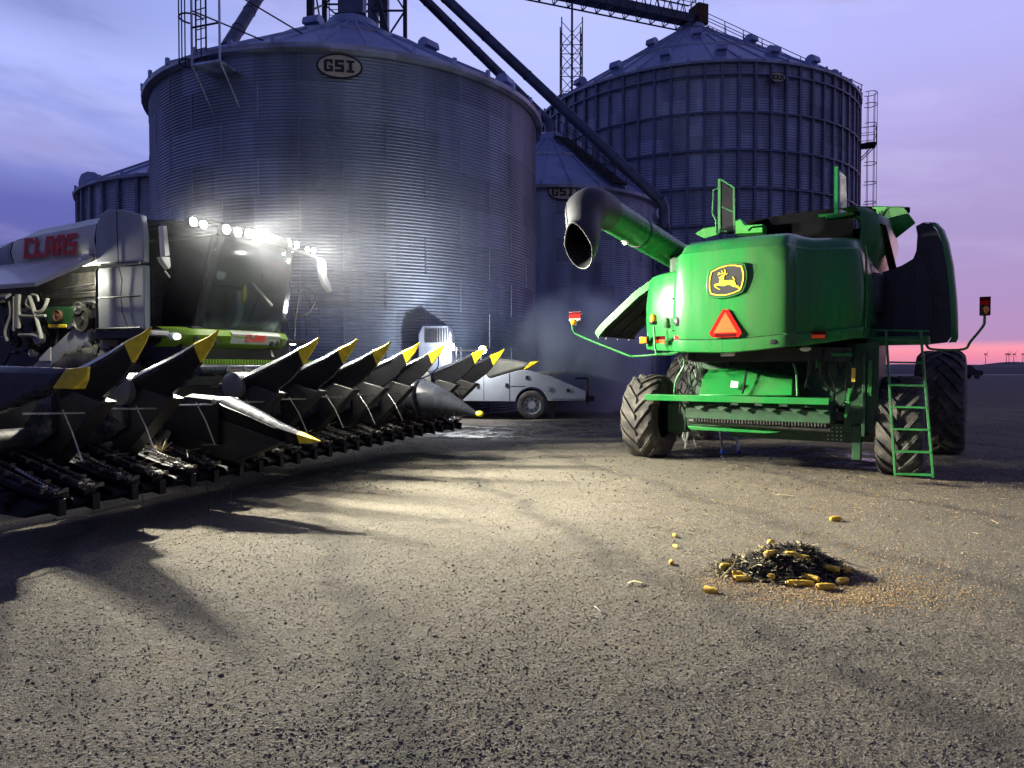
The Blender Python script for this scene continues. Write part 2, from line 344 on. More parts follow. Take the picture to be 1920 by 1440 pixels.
def scatter(name,n,pos,size,material,flat=.6,smooth=False,lift=.25,aspect=1.):
    """many small irregular stones (or kernels) as one mesh"""
    base=np.array([[1,0,0],[.3,.95,0],[-.8,.6,0],[-.9,-.5,0],[.25,-.97,0],[.15,.1,1],[-.1,0,-1]],float)
    fc=np.array([[0,1,5],[1,2,5],[2,3,5],[3,4,5],[4,0,5],[1,0,6],[2,1,6],[3,2,6],[4,3,6],[0,4,6]])
    V=np.repeat(base[None],n,0)*(1+.35*(rng.random((n,7,3))-.5)); V[:,:,1]*=aspect; V[:,:,2]*=flat*(.6+.8*rng.random((n,1)))
    a=rng.random(n)*2*PI; t=(rng.random(n)-.5)*.9; ca,sa,ct,st=np.cos(a)[:,None],np.sin(a)[:,None],np.cos(t)[:,None],np.sin(t)[:,None]
    x,y,z=V[:,:,0],V[:,:,1],V[:,:,2]; x,z=x*ct-z*st,x*st+z*ct; x,y=x*ca-y*sa,x*sa+y*ca
    V=np.stack([x,y,z],-1)*size[:,None,None]
    V[:,:,0]+=pos[:,0:1]; V[:,:,1]+=pos[:,1:2]; V[:,:,2]+=(pos[:,2]+size*lift)[:,None]
    Fc=(fc[None]+7*np.arange(n)[:,None,None]).reshape(-1,3)
    me=bpy.data.meshes.new(name); me.vertices.add(n*7); me.vertices.foreach_set('co',V.reshape(-1).astype(np.float32))
    me.loops.add(Fc.size); me.loops.foreach_set('vertex_index',Fc.ravel().astype(np.int32)); me.polygons.add(len(Fc)); me.polygons.foreach_set('loop_start',(np.arange(len(Fc))*3).astype(np.int32)); me.update(calc_edges=True)
    o=bpy.data.objects.new(name,me); C.objects.link(o); o.data.materials.append(M[material]); return o
def wedge(n,y0,y1,pw):
    y=y0*(y1/y0)**(rng.random(n)**pw); x=(rng.random(n)*2-1)*.80*y; return x,y
# stones: colour varies from stone to stone
sm=M['stone'].node_tree
g=sm.nodes.new('ShaderNodeNewGeometry'); rp=sm.nodes.new('ShaderNodeValToRGB')
E_=rp.color_ramp.elements; E_[0].color=(.035,.032,.028,1); E_[1].color=(.36,.345,.31,1); e=E_.new(.3); e.color=(.11,.098,.078,1); e=E_.new(.9); e.color=(.17,.158,.13,1)
sm.links.new(g.outputs['Random Per Island'],rp.inputs['Fac']); sm.links.new(rp.outputs[0],sm.nodes['Principled BSDF'].inputs['Base Color'])
x,y=wedge(120000,1.55,11,1.0); k_=rng.random(len(x))<.25+.9*vnoise(x*.7,y*.45,12); x,y=x[k_],y[k_]; n=len(x); s=(.0023+.0058*rng.random(n)**3.4)*(1+.02*y)
big=rng.random(n)<.012; s[big]*=2.0
tag(scatter('gravel',n,np.stack([x,y,ghe(x,y)],-1),s,'stone',.7),'loose grey gravel strewn over the whole yard','gravel',kind='stuff')
x,y=wedge(2600,1.6,12,1.); n=len(x); k_=vnoise(x*1.1,y*1.1,9)>.55; x,y=x[k_],y[k_]; n=len(x); s=.004+.008*rng.random(n)**3
tag(scatter('soil_clods',n,np.stack([x,y,ghe(x,y)],-1),s,'clod',.75),'dark brown soil crumbs scattered over the near gravel','soil crumbs',kind='stuff')
x,y=wedge(9000,9,26,.9); n=len(x); s=.008+.016*rng.random(n)**3
tag(scatter('gravel',n,np.stack([x,y,ghe(x,y)],-1),s,'stone',.6),'coarser scattered stones across the far half of the yard','gravel',kind='stuff')
# corn kernels: around the pile, and thinner under and before the green machine
def gau(n,cx,cy,sx,sy): return np.stack([cx+sx*rng.standard_normal(n),cy+sy*rng.standard_normal(n)],-1)
K=np.vstack([gau(2600,2.15,4.95,.42,.20),gau(900,2.75,5.1,.35,.25),gau(2600,2.6,5.9,1.0,.7),gau(5000,3.4,8.3,1.8,1.1),gau(3500,6.3,10.0,1.6,1.0),gau(500,1.55,5.25,.15,.15)])
K=K[(K[:,1]>2.5)&(K[:,1]<13)]; n=len(K)
km=M['kernel'].node_tree; g=km.nodes.new('ShaderNodeNewGeometry'); rp=km.nodes.new('ShaderNodeValToRGB'); E_=rp.color_ramp.elements
E_[0].color=(.26,.12,.045,1); E_[1].color=(.58,.46,.27,1); e=E_.new(.45); e.color=(.40,.24,.08,1); e=E_.new(.8); e.color=(.46,.33,.13,1)
km.links.new(g.outputs['Random Per Island'],rp.inputs['Fac']); km.links.new(rp.outputs[0],km.nodes['Principled BSDF'].inputs['Base Color'])
tag(scatter('corn_kernels',n,np.column_stack([K,ghe(K[:,0],K[:,1])]),.0048+.0025*rng.random(n),'kernel',.6,lift=.5,aspect=.75),'spilled orange corn kernels scattered around the husk pile and green harvester','corn kernels',kind='stuff')
mat('road_pale',(.4,.37,.38),.8)
# ---------------------------------------------------------------- far setting
def sheet_box(name,pts,z0,z1,material):
    mb=MB(); mb.prism([(p[0],p[1],z0) for p in pts],(0,0,z1-z0)); o=mb.build(name,material); o['kind']='structure'; return o
mb=MB(); rows=[]
for t,(yy,zz) in enumerate([(150,-.05),(158,1.2),(170,2.15),(182,2.25),(215,-.05)]): rows.append([(x,yy+.12*x,zz*(1 if 0<zz else 1)+ (.10*math.sin(x*.13)+.05*math.sin(x*.37) if zz>1 else 0)) for x in range(20,230,3)])
mb.grid(rows); o=mb.build('field_bank','distant',ang=180); o['kind']='structure'
mb=MB(); rows=[]
for yy,h in((2300,0),(2400,1),(2500,0)): rows.append([(1500+i*14,yy,h*(2+18*math.exp(-((i-14)/9.)**2)) -1) for i in range(70)])
mb.grid(rows); o=mb.build('hills','distant',ang=180); o['kind']='structure'
mb=MB(); mb.add([(60,133,.03),(260,158,.03),(260,166,.03),(60,140,.03)],[(0,1,2,3)]); o=mb.build('road','road_pale'); o['kind']='structure'
proto=None
for i,(px,yt,hh) in enumerate([(1848,664,1),(1887,668,.9),(1892,667,.9),(1901,667,.9),(1918,664,1)]):
    p=WF.px(px,yt,Y=1900)
    if proto is None:
        t=thing('wind_turbine','','wind turbine',loc=(p[0],1900,0)); zt=p[2]
        MB().bar((0,0,-2),(0,0,zt),.9,6,.6).build('tower','turbine',t)
        MB().box((0,0,zt),(3,7,3)).build('nacelle','turbine',t)
        for k in range(3):
            a=.5+k*2*PI/3; MB().bar((0,-4,zt),(9*math.sin(a),-4,zt+9*math.cos(a)),.7,4,.3).build('blade','turbine',t)
        proto=t
    else:
        t=proto.copy(); C.objects.link(t); t.location=(p[0],1900,0)
        for ch in list(proto.children): c=ch.copy(); C.objects.link(c); c.parent=t
    t['group']='wind turbines on the horizon'
    t['label']=['pale wind turbine standing alone on the pink horizon, leftmost','distant wind turbine, first of the close trio on the horizon','distant wind turbine, middle of the close trio on the horizon','distant wind turbine, last of the close trio on the horizon','distant wind turbine at the far right edge of the horizon'][i]
# distant vehicle
c=WF.px(1816,691,Y=95); t=thing('far_vehicle','small dark distant vehicle with a glowing orange lamp beside the right tyre','vehicle',loc=(c[0],95,0))
mb=MB(); mb.prism([(-2.4,0,.5),(2.0,0,.5),(2.0,0,1.1),(1.0,0,1.25),(.4,0,1.85),(-1.9,0,1.85),(-2.4,0,1.2)],(0,1.9,0)); mb.build('body','black_metal',t,bevel=.05)
for xx in(-1.5,1.2):
    for yy in(.05,1.85): MB().lathe([(.05,-.12),(.38,-.12),(.42,-.04),(.42,.04),(.38,.12),(.05,.12)],(xx,yy,.42),'y',16).build('wheel','rubber',t)
for k in(0,1): MB().box((-2.1+k*.6,-.05,1.0+k*.5),(.35,.1,.35)).build('lamp','tail_far',t)
# ================================================================ SILOS
def pol(az,D): a=math.radians(az); return D*math.sin(a),D*math.cos(a)
def silo(name,label,az,D,R,He,Hp,pitch,amp,stiff,ring,mwall,nrib,ventangs,vk=1.,group='galvanised grain silos'):
    cx,cy=pol(az,D); t=thing(name,label,'silo',loc=(cx,cy,0),group=group)
    # wall: only the rings above zs are corrugated finely
    nz=int(He/pitch)*6; n=200; mb=MB(); rows=[]
    for i in range(nz+1):
        z=He*i/nz; r=R+amp*math.sin(2*PI*z/pitch)
        rows.append([(r*math.cos(2*PI*k/n),r*math.sin(2*PI*k/n),z) for k in range(n)])
    mb.grid(rows,True)
    # sheet seams
    nh=max(3,int(He/1.12)); ns=max(18,int(2*PI*R/2.85))
    for j in range(nh):
        z0=He*j/nh; z1=He*(j+1)/nh
        for k in range(ns):
            a=2*PI*(k+.5*(j%2))/ns
            mb.bar(((R+amp)*math.cos(a),(R+amp)*math.sin(a),z0),((R+amp)*math.cos(a),(R+amp)*math.sin(a),z1),.022,4)
    mb.build('wall',mwall,t,ang=60)
    if stiff:
        mb=MB()
        for k in range(stiff):
            a=2*PI*k/stiff; p=(R+.09)*math.cos(a),(R+.09)*math.sin(a)
            mb.box((p[0],p[1],He/2),(.14,.16,He),rot=(0,0,a))
        split(mb,'wall_stiffener','rib_steel',t)
    if ring:
        mb=MB(); z=He-.9
        while z>2: mb.lathe([(R+.06,-.05),(R+.20,-.05),(R+.20,.05),(R+.06,.05)],(0,0,z),'z',72); z-=ring
        split(mb,'wind_ring','rib_steel',t)
    # roof
    er=R+.22; ez=He-.05; rp=.9; mb=MB(); rows=[]
    for i in range(9):
        f=i/8; rows.append([((er+(rp-er)*f)*math.cos(2*PI*k/nrib),(er+(rp-er)*f)*math.sin(2*PI*k/nrib),ez+(Hp-ez)*f) for k in range(nrib)])
    mb.grid(rows,True); roof=mb.build('roof','galv_roof',t,ang=10)
    mb=MB()
    for k in range(nrib):
        a=2*PI*k/nrib; c,s=math.cos(a),math.sin(a); mb.bar((er*c,er*s,ez+.04),(rp*c,rp*s,Hp+.04),.055,4)
        mb.box(((er+.02)*c,(er+.02)*s,ez+.06),(.1,.12,.22),rot=(0,0,a))
    mb.build('roof_rib','galv_roof',roof)
    mb=MB()
    for f in (.42,.7) if R>8 else (.62,):
        rr=er+(rp-er)*f; mb.lathe([(rr+.04,-.02),(rr+.04,.10),(rr-.04,.14),(rr-.04,0)],(0,0,ez+(Hp-ez)*f),'z',nrib)
    mb.build('roof_ring','galv_dark',roof)
    MB().lathe([(rp+.1,-.1),(rp+.1,.25),(.6,.45),(.02,.5)],(0,0,Hp),'z',24).build('roof_cap','galv_roof',roof)
    MB().lathe([(er,.0),(er+.05,-.02),(er+.03,-.16),(R+.05,-.2)],(0,0,ez),'z',96).build('eave','galv_dark',t)
    for (a,f) in ventangs:
        a=math.radians(a); rr=er+(rp-er)*f; z=ez+(Hp-ez)*f; mb=MB(); c,s=math.cos(a),math.sin(a)
        P=[(-.30,0,-.05)]+[(.30*math.cos(q),0,.22+.26*math.sin(q)) for q in [PI,PI*.8,PI*.6,PI*.4,PI*.2,0]]+[(.32,0,.08),(.12,0,.08),(.10,0,-.2)]
        k=vk
        mb.prism([(c*(rr+p[0]*k)-s*(-.32),s*(rr+p[0]*k)+c*(-.32),z+p[2]*k) for p in P],(-s*.64,c*.64,0)); mb.build('roof_vent','galv_roof',roof,bevel=.02)
    return t
def cyl_sign(t,cx,cy,R,px,py,Wd,Ht,txt,amp=.05,h=.62,plain=False):
    """oval plate on the curved wall of a silo"""
    d=ray(px,py); k=math.hypot(d[0],d[1]); ux,uy=d[0]/k,d[1]/k
    b=ux*cx+uy*cy; q=b-math.sqrt(b*b-(cx*cx+cy*cy-R*R)); z0=HC+d[2]/k*q; a0=math.atan2(uy*q-cy,ux*q-cx)
    def fn(u,z,o,Rr): a=a0+u/Rr; return ((Rr+o)*math.cos(a),(Rr+o)*math.sin(a),z0+z)
    def oval(w,hh,o,name,m,par):
        mb=MB(); n=48; Rr=R+amp
        rows=[]
        for rr,oo in((1,o-.03),(1,o),(.66,o),(.33,o),(.01,o)): rows.append([fn(w/2*rr*math.cos(2*PI*i/n),hh/2*rr*math.sin(2*PI*i/n),oo,Rr) for i in range(n)])
        mb.grid(rows,True); return mb.build(name,m,par)
    b1=oval(Wd,Ht,.06,'sign_border','sign_black',t); p=oval(Wd*.91,Ht*.86,.07,'sign_plate','sign_cream',b1)
    Rr=R+amp
    if plain:
        o=text_mesh('lettering',txt,Ht*.62,'sign_black',p,(0,0,0),(1,0,0),(0,0,1),offset=.02,xs=.78)
        w=max(v.co.x for v in o.data.vertices)
        for v in o.data.vertices:
            u,zz=v.co.x-w/2,v.co.z; v.co=Vector(fn(u,zz-Ht*.22,.082+(-v.co.y),Rr))
    else:
        kx=h/7.; mb=MB(); x0=-(5.9*len(txt)-1)/2
        for ch in txt:
            for (a,bb,w,hh) in BL[ch]:
                P=[fn((x0+a_)*kx*1.05,(b_-3.5)*kx,.074,Rr) for a_,b_ in((a,bb),(a+w,bb),(a+w,bb+hh),(a,bb+hh))]
                nn=Vector((math.cos(a0),math.sin(a0),0)); mb.prism(P,nn*(.008+.001*(x0%2)))
            x0+=5.9
        mb.build('lettering','sign_black',p)
S1=dict(az=-12.5,D=29.4,R=7.3); c1=pol(-12.5,29.4)
# roof vent angles: world angle of the vent seen from the silo centre
s1=silo('grain_silo','large smooth corrugated grain silo with the widest oval sign, behind the lit cab',-12.5,29.4,7.3,11.25,15.0,.10,.018,0,0,'galv',34,[(-27,.10),(-38,.50),(-108,.72)],.85)
cyl_sign(s1,c1[0],c1[1],7.3,637,126,1.36,.74,'GSI',.02,.36)
c2=pol(14.04,56.)
s2=silo('grain_silo','broad tall ribbed grain silo under the conveyor, behind the green harvester',14.04,56.,11.42,20.0,27.0,.16,.02,72,2.25,'galv_dark',48,[(a,.14) for a in range(-170,0,19)]+[(-135,.6),(-60,.55),(-100,.62),(180,.3)],1.25)
cyl_sign(s2,c2[0],c2[1],11.6,1455,147,1.05,.62,'SIOUX',.12,.3,True)
c3=pol(3.01,40.)
s3=silo('grain_silo','small smooth grain silo squeezed between the two big silos',3.01,40.,5.84,10.35,14.1,.10,.016,0,0,'galv_dark',26,[(-20,.3)])
cyl_sign(s3,c3[0],c3[1],5.84,1055,360,1.42,.8,'GSI',.02,.42)
c4=pol(-20.,46.)
s4=silo('grain_silo','low ribbed grain silo at the left, mostly hidden behind the large one',-20.,46.,9.,10.95,15.6,.12,.02,48,0,'galv_dark',36,[(208,.10)],1.9)
o=None
# ---------------------------------------------------------------- ladders, stairs, rails
def caged_ladder(name,label,base,out,z0,z1,group=None,lw=.5,cr=.42,plat=()):
    """base: point on the wall, out: unit outward direction (2-D)"""
    t=thing(name,label,'ladder',loc=(base[0],base[1],0),group=group); ox,oy=out; sx,sy=-oy,ox
    mb=MB()
    for s in(-1,1): mb.bar((sx*s*lw/2+ox*.18,sy*s*lw/2+oy*.18,z0),(sx*s*lw/2+ox*.18,sy*s*lw/2+oy*.18,z1),.03,6)
    mb.build('rail','dark_steel',t)
    mb=MB(); z=z0+.3
    while z<z1: mb.bar((-sx*lw/2+ox*.18,-sy*lw/2+oy*.18,z),(sx*lw/2+ox*.18,sy*lw/2+oy*.18,z),.016,6); z+=.3
    mb.build('rung','dark_steel',t)
    mb=MB(); z=z0+2.2 if z0<1 else z0
    def cp(a,z): return (ox*(.2+cr+cr*math.cos(a))+sx*cr*math.sin(a),oy*(.2+cr+cr*math.cos(a))+sy*cr*math.sin(a),z)
    A=[-2.2+4.4*i/10 for i in range(11)]; zc=z
    while zc<=z1+.01: mb.tube([cp(a,zc) for a in A],.028,5); zc+=1.35
    mb.tube([cp(a,z1) for a in A],.028,5)
    for a in A[1::2]: mb.bar(cp(a,z),cp(a,z1),.02,5)
    mb.build('cage','dark_steel',t)
    for zp in plat:
        mb=MB(); w=1.3
        mb.box((ox*.6,oy*.6,zp),(1.1,w,.08),rot=(0,0,math.atan2(oy,ox)))
        for s in(-1,1):
            mb.bar((ox*.1+sx*s*.5,oy*.1+sy*s*.5,zp-1.0),(ox*1.1+sx*s*.5,oy*1.1+sy*s*.5,zp),.035,5)
            for f in(.15,1.1): mb.bar((ox*f+sx*s*w/2,oy*f+sy*s*w/2,zp),(ox*f+sx*s*w/2,oy*f+sy*s*w/2,zp+1.1),.025,5)
        for zz in(.55,1.1):
            mb.tube([(ox*.15-sx*w/2,oy*.15-sy*w/2,zp+zz),(ox*1.1-sx*w/2,oy*1.1-sy*w/2,zp+zz),(ox*1.1+sx*w/2,oy*1.1+sy*w/2,zp+zz),(ox*.15+sx*w/2,oy*.15+sy*w/2,zp+zz)],.022,5)
        mb.build('platform','dark_steel',t)
    return t
def on_silo(c,R,px,py):
    d=ray(px,py); k=math.hypot(d[0],d[1]); ux,uy=d[0]/k,d[1]/k; b=ux*c[0]+uy*c[1]; q2=b*b-(c[0]**2+c[1]**2-R*R); q=b-math.sqrt(max(q2,0))
    x,y=ux*q,uy*q; o=((x-c[0])/R,(y-c[1])/R); return (c[0]+o[0]*R,c[1]+o[1]*R),o,HC+d[2]/k*q
b,o_,z=on_silo(c1,7.33,388,300); caged_ladder('silo_ladder','caged ladder climbing the left of the large silo above its eave',b,o_,10.7,13.1,cr=.34,lw=.42)
b,o_,z=on_silo(c1,7.33,424,140)
t=thing('silo_platform','small grey work platform with handrails high on the large silo','platform',loc=(b[0],b[1],0)); ox,oy=o_; sx,sy=-oy,ox; zp=z
MB().box((ox*.45,oy*.45,zp),(.9,1.0,.07),rot=(0,0,math.atan2(oy,ox))).build('deck','galv_dark',t)
mb=MB()
for s in(-.5,.5): mb.bar((ox*.85+sx*s,oy*.85+sy*s,zp),(sx*s,sy*s,zp-1.1),.03,5); mb.bar((ox*.85+sx*s,oy*.85+sy*s,zp),(ox*.85+sx*s,oy*.85+sy*s,zp+2.2),.035,5)
mb.build('brace','galv_dark',t)
mb=MB()
for zz in(1.1,2.2): mb.bar((ox*.85-sx*.5,oy*.85-sy*.5,zp+zz),(ox*.85+sx*.5,oy*.85+sy*.5,zp+zz),.03,5)
mb.bar((ox*.85+sx*.5,oy*.85+sy*.5,zp+2.2),(ox*-1.6+sx*1.6,oy*-1.6+sy*1.6,zp+1.7),.025,5); mb.bar((ox*.85-sx*.5,oy*.85-sy*.5,zp+1.6),(ox*-1.2+sx*1.0,oy*-1.2+sy*1.0,zp+1.2),.025,5)
mb.build('handrail','dark_steel',t)
# ladder on the right side of silo 2
aR=math.radians(-22); ox,oy=math.cos(aR),math.sin(aR); b=(c2[0]+11.45*ox,c2[1]+11.45*oy)
caged_ladder('silo_ladder','dark caged ladder with platforms on the right side of the broad silo',b,(ox,oy),9.,20.6,cr=.5,lw=.55,plat=(17.0,11.0))
# handrailed roof stairs: silo 2 right slope, silo 3 right slope
def roof_rail(name,label,c,R,He,Hp,ang,treads):
    a=math.radians(ang); ox,oy=math.cos(a),math.sin(a); sx,sy=-oy,ox; t=thing(name,label,'stairs' if treads else 'handrail',loc=(c[0],c[1],0))
    def P(f,s,h): r=R*(1-f)+.9*f; return (ox*r+sx*s,oy*r+sy*s,He+(Hp-He)*f+h)
    mb=MB()
    for s in(-.4,.4):
        for h in(.6,1.15): mb.bar(P(-.01,s,h),P(.97,s,h),.03,5)
        for i in range(9 if R>8 else 7): f=i/(8.2 if R>8 else 6.2); mb.bar(P(f,s,0),P(f,s,1.15),.03,5)
    mb.build('handrail','dark_steel',t)
    mb=MB()
    for s in(-.4,.4): mb.bar(P(0,s,.12),P(.97,s,.12),.06,4)
    n=34 if R>8 else 24
    for i in range(n):
        f=i/n; q=P(f,0,.16); mb.box(q,(.22,.8,.05),rot=(0,0,a))
    mb.build('tread','dark_steel',t)
roof_rail('roof_stairs','railed stairs running up the right roof slope of the broad silo',c2,11.6,20.0,27.0,-22,True)
roof_rail('roof_stairs','dark railed stairs on the pale roof of the small silo',c3,6.0,10.4,14.1,-58,True)
# ---------------------------------------------------------------- elevator tower over silo 1
t=thing('elevator_tower','dark steel elevator tower with ladder and legs rising above the large silo','tower',loc=(0,0,0))
Y0=37.5; 
def at(px,Y): return (px-960)/F*Y/math.cos(TH)*1.0
posts=[(at(587,Y0),Y0,.17),(at(762,Y0),Y0,.10),(at(613,42),42.,.13),(at(706,42),42.,.2)]
mb=MB()
for x,y,r in posts: mb.bar((x,y,0),(x,y,29),r*1.4,4)
mb.build('post','dark_steel',t)
mb=MB()
def X(p,q,z0,z1,r=.06):
    mb.bar((p[0],p[1],z0),(q[0],q[1],z1),r,4); mb.bar((p[0],p[1],z1),(q[0],q[1],z0),r,4)
z=2.
pm=(at(700,Y0),Y0)
while z<28:
    for p,q in((posts[0],posts[2]),(posts[2],posts[3]),(pm,posts[1])): X(p,q,z,z+2.6,.055); mb.bar((p[0],p[1],z),(q[0],q[1],z),.06,4)
    z+=2.6
mb.bar((posts[1][0],Y0,15.6),(pm[0]-.6,Y0,24),.2,4)
mb.build('brace','dark_steel',t)
mb=MB()
for px,w in((655,1.0),(700,.55),(720,.5)): mb.box((at(px,39.5),39.5+(px-655)*.01,14.5),(w*.9,.6,29))
mb.build('elevator_leg','spout',t)
mb=MB(); xl=at(630,39)
for s in(-.25,.25): mb.bar((xl+s,39,0),(xl+s,39,28),.03,5)
for i in range(90): mb.bar((xl-.25,39,.3+i*.3),(xl+.25,39,.3+i*.3),.02,5)
mb.build('ladder','dark_steel',t)
t=thing('fill_spout','square fill spout standing on the peak of the large silo','spout',loc=(c1[0],c1[1],0))
mb=MB(); mb.prism([(-.45,-.35,15.2),(.45,-.35,15.2),(.5,-.35,16.7),(.05,-.35,18.6),(-.85,-.35,18.6),(-.5,-.35,16.7)],(0,.7,0)); mb.build('chute','spout',t,bevel=.03)
MB().box((0,0,15.45),(1.2,1.0,.14)).build('flange','dark_steel',t)
def spout(label,p,q,r,elbow=None):
    t=thing('grain_spout',label,'spout',loc=(q[0],q[1],0),group='round grain spouts from the tower'); o=Vector((q[0],q[1],0))
    mb=MB(); mb.bar(Vector(p)-o,Vector(q)-o,r,16); 
    mb.build('pipe','spout',t)
    mb=MB(); d=(Vector(q)-Vector(p)).normalized()
    for i in range(1,7):
        c=Vector(p)+(Vector(q)-Vector(p))*i/7-o; mb.bar(c-d*.04,c+d*.04,r+.02,16)
    split(mb,'joint_flange','spout',t)
    if elbow: MB().tube([Vector(e)-o for e in elbow],r*1.1,12).build('outlet_elbow','spout',t)
pk3=(c3[0],c3[1],14.4)
spout('thick grain spout from the tower down to the peak of the small silo',WF.px(705,-92,Y=38.6),(pk3[0],pk3[1],15.2),.25,[(pk3[0]-.15,pk3[1],15.4),(pk3[0],pk3[1],15.0),(pk3[0],pk3[1],14.3)])
e=WF.px(1238,376,Y=33.5)
spout('long upper grain spout crossing in front of the broad silo to the right',WF.px(690,-140,Y=37.6),e,.25,[e,(e[0]+.15,e[1],e[2]-.25),(e[0]+.18,e[1],e[2]-1.3)])
# support for the long spout's outlet: slim lattice mast seen under the auger
t=thing('lattice_mast','slim steel lattice mast under the outlet of the long spout','mast',loc=(e[0],e[1]+.2,0)); mb=MB()
Q=[(-.3,-.3),(.1,-.3),(.1,.1),(-.3,.1)]
for a_,b_ in Q: mb.bar((a_,b_,0),(a_,b_,e[2]-1.4),.035,4)
for i in range(10):
    z=i*.78
    for k in range(4): p,q=Q[k],Q[(k+1)%4]; mb.bar((p[0],p[1],z),(q[0],q[1],z+.78),.018,4)
mb.build('lattice','spout',t); MB().box((-.1,-.1,e[2]-1.3),(.9,.7,.35)).build('saddle','dark_steel',t)
MB().bar((.1,-.3,e[2]-.6),(.1,.5,e[2]-.6),.33,16).build('motor','galv_dark',t)
q=WF.px(424,92,Y=26.5)
spout('short dark spout slanting onto the left roof of the large silo',WF.px(545,-105,Y=37.),(q[0],q[1],q[2]),.24)
# ---------------------------------------------------------------- conveyor bridge
A=Vector((-9.5,45.2,27.2)); B=Vector((c2[0]+.2,c2[1]-.1,27.2)); D=(B-A); Ln=D.length; D.normalize(); Sd=Vector((D.y,-D.x,0)); Up=Vector((0,0,1))
t=thing('conveyor_bridge','long dark truss conveyor bridge with walkway ending on the broad silo peak','conveyor',loc=(B.x,B.y,0)); O=Vector((B.x,B.y,0))
mb=MB(); w=.75; H2=2.0; n=22
def cp(i,s,h): return A+D*(Ln*i/n)+Sd*(w*s)+Up*h-O
for s in(-1,1):
    for h in(0,H2): mb.bar(cp(0,s,h),cp(n,s,h),.06,4)
    for i in range(n): mb.bar(cp(i,s,0),cp(i+.5,s,H2),.035,4); mb.bar(cp(i+.5,s,H2),cp(i+1,s,0),.035,4)
for i in range(n+1):
    mb.bar(cp(i,-1,H2),cp(i,1,H2),.035,4); mb.bar(cp(i,-1,0),cp(i,1,0),.045,4); mb.bar(cp(i,1,0),cp(i,1,-.42),.04,4) ; mb.bar(cp(i,1,-.42),cp(min(n,i+.6),1,0),.035,4)
mb.build('truss','dark_steel',t)
mb=MB(); mb.prism([cp(0,-.5,.15),cp(0,.5,.15),cp(0,.5,.85),cp(0,-.5,.85)],D*Ln); mb.build('conveyor_trough','spout',t)
mb=MB()
for h in(1.2,1.6): mb.bar(cp(0,1.5,h),cp(n,1.5,h),.025,4)
for i in range(0,n+1): mb.bar(cp(i,1.5,.1),cp(i,1.5,1.6),.025,4)
mb.build('walkway_rail','dark_steel',t)
MB().box(B+Up*.9+D*.35-O,(.9,1.3,1.5),rot=(0,0,math.atan2(D.y,D.x))).build('drive_head','rust',t,bevel=.04)
MB().bar(B-O+Up*.2,B-O+Up*-.3,.42,14).build('outlet','dark_steel',t)
p=WF.px(1071,20,Y=50.6); h=26.9
t=thing('lattice_tower','slender square lattice tower holding up the conveyor bridge','tower',loc=(p[0],50.6,0)); mb=MB(); hw=.72
Q=[(-hw,-hw),(hw,-hw),(hw,hw),(-hw,hw)]
for a_,b_ in Q: mb.bar((a_,b_,0),(a_,b_,h-1),.055,4)
mb.bar((0,-hw,0),(0,-hw,h),.1,4)
for i in range(16):
    z=i*1.6
    for k in range(4):
        p_,q_=Q[k],Q[(k+1)%4]; mb.bar((*p_,z),(*q_,z),.03,4)
        if z+1.6<h: mb.bar((*p_,z),(*q_,z+1.6),.028,4); mb.bar((*q_,z),(*p_,z+1.6),.028,4)
mb.build('lattice','dark_steel',t)
# ================================================================ GREEN COMBINE
jd=thing('combine_harvester','green combine harvester seen from behind with its side doors open','combine harvester',JD)
def J(x,y,Y): return JD.px(x,y,Y=Y)
def jpoly(pts,Y,th,name,m,par=None,bevel=.01,label=None,dirv=None):
    P=[J(x,y,Y) for x,y in pts]; return MB().prism(P,dirv or (0,th,0)).build(name,m,par or jd,bevel=bevel,label=label)
# rear hood: a curved shell, swept through plan curve x height rows
plan=[(-1.60,.7),(-1.61,-.2),(-1.62,-.95),(-1.58,-1.14),(-1.48,-1.27),(-1.2,-1.42),(-.98,-1.50),(-.93,-1.62),(-.87,-1.76),(-.6,-1.82),(0,-1.86),(.42,-1.84),(.70,-1.79),(.77,-1.68),(.82,-1.55),(1.0,-1.40),(1.25,-1.30),(1.44,-1.20),(1.55,-1.05),(1.58,-.8),(1.58,-.2),(1.57,.7)]
def ztop(x):
    if x<-1.0: return 3.06+.05*(x+1.6)
    if x<-.86: return 3.09+(x+1.0)/.14*.22
    if x<.7: return 3.31
    return 3.31-(min(x,1.0)-.7)/.3*.04
def zbot(x): return 1.80+.07*abs(x)**1.5+.04*x
def spl(pts,k=5):
    out=[]
    for i in range(len(pts)-1):
        p0,p1,p2,p3=pts[max(i-1,0)],pts[i],pts[i+1],pts[min(i+2,len(pts)-1)]
        for j in range(k):
            t=j/k; out.append(tuple(.5*((2*p1[d])+(-p0[d]+p2[d])*t+(2*p0[d]-5*p1[d]+4*p2[d]-p3[d])*t*t+(-p0[d]+3*p1[d]-3*p2[d]+p3[d])*t**3) for d in range(len(p1))))
    return out+[tuple(pts[-1])]
pl=spl(plan,5); cenx=0
rows=[]
def row(zf,inset,fwd=0,zadd=0):
    r=[]
    for x,y in pl:
        zb,zt=zbot(x),ztop(x); z=zb+(zt-zb)*zf+zadd
        k=1-inset/1.6; yy=min(.7,y+inset*.9+fwd*(1 if y<.6 else 0)); r.append((x*k,yy,z))
    return r
rows=[row(0,.12,0,.03),row(0,.03,0,-.0),row(.01,0,0,.0),row(.055,-.012),row(.12,-.012),row(.135,.015),row(.2,.0),row(.4,-.012),row(.6,-.01),row(.8,.012),row(.93,.035),row(.975,.055),row(1.,.10,0,.0)]
hood=MB().grid(rows).build('rear_hood','green',jd,ang=28)
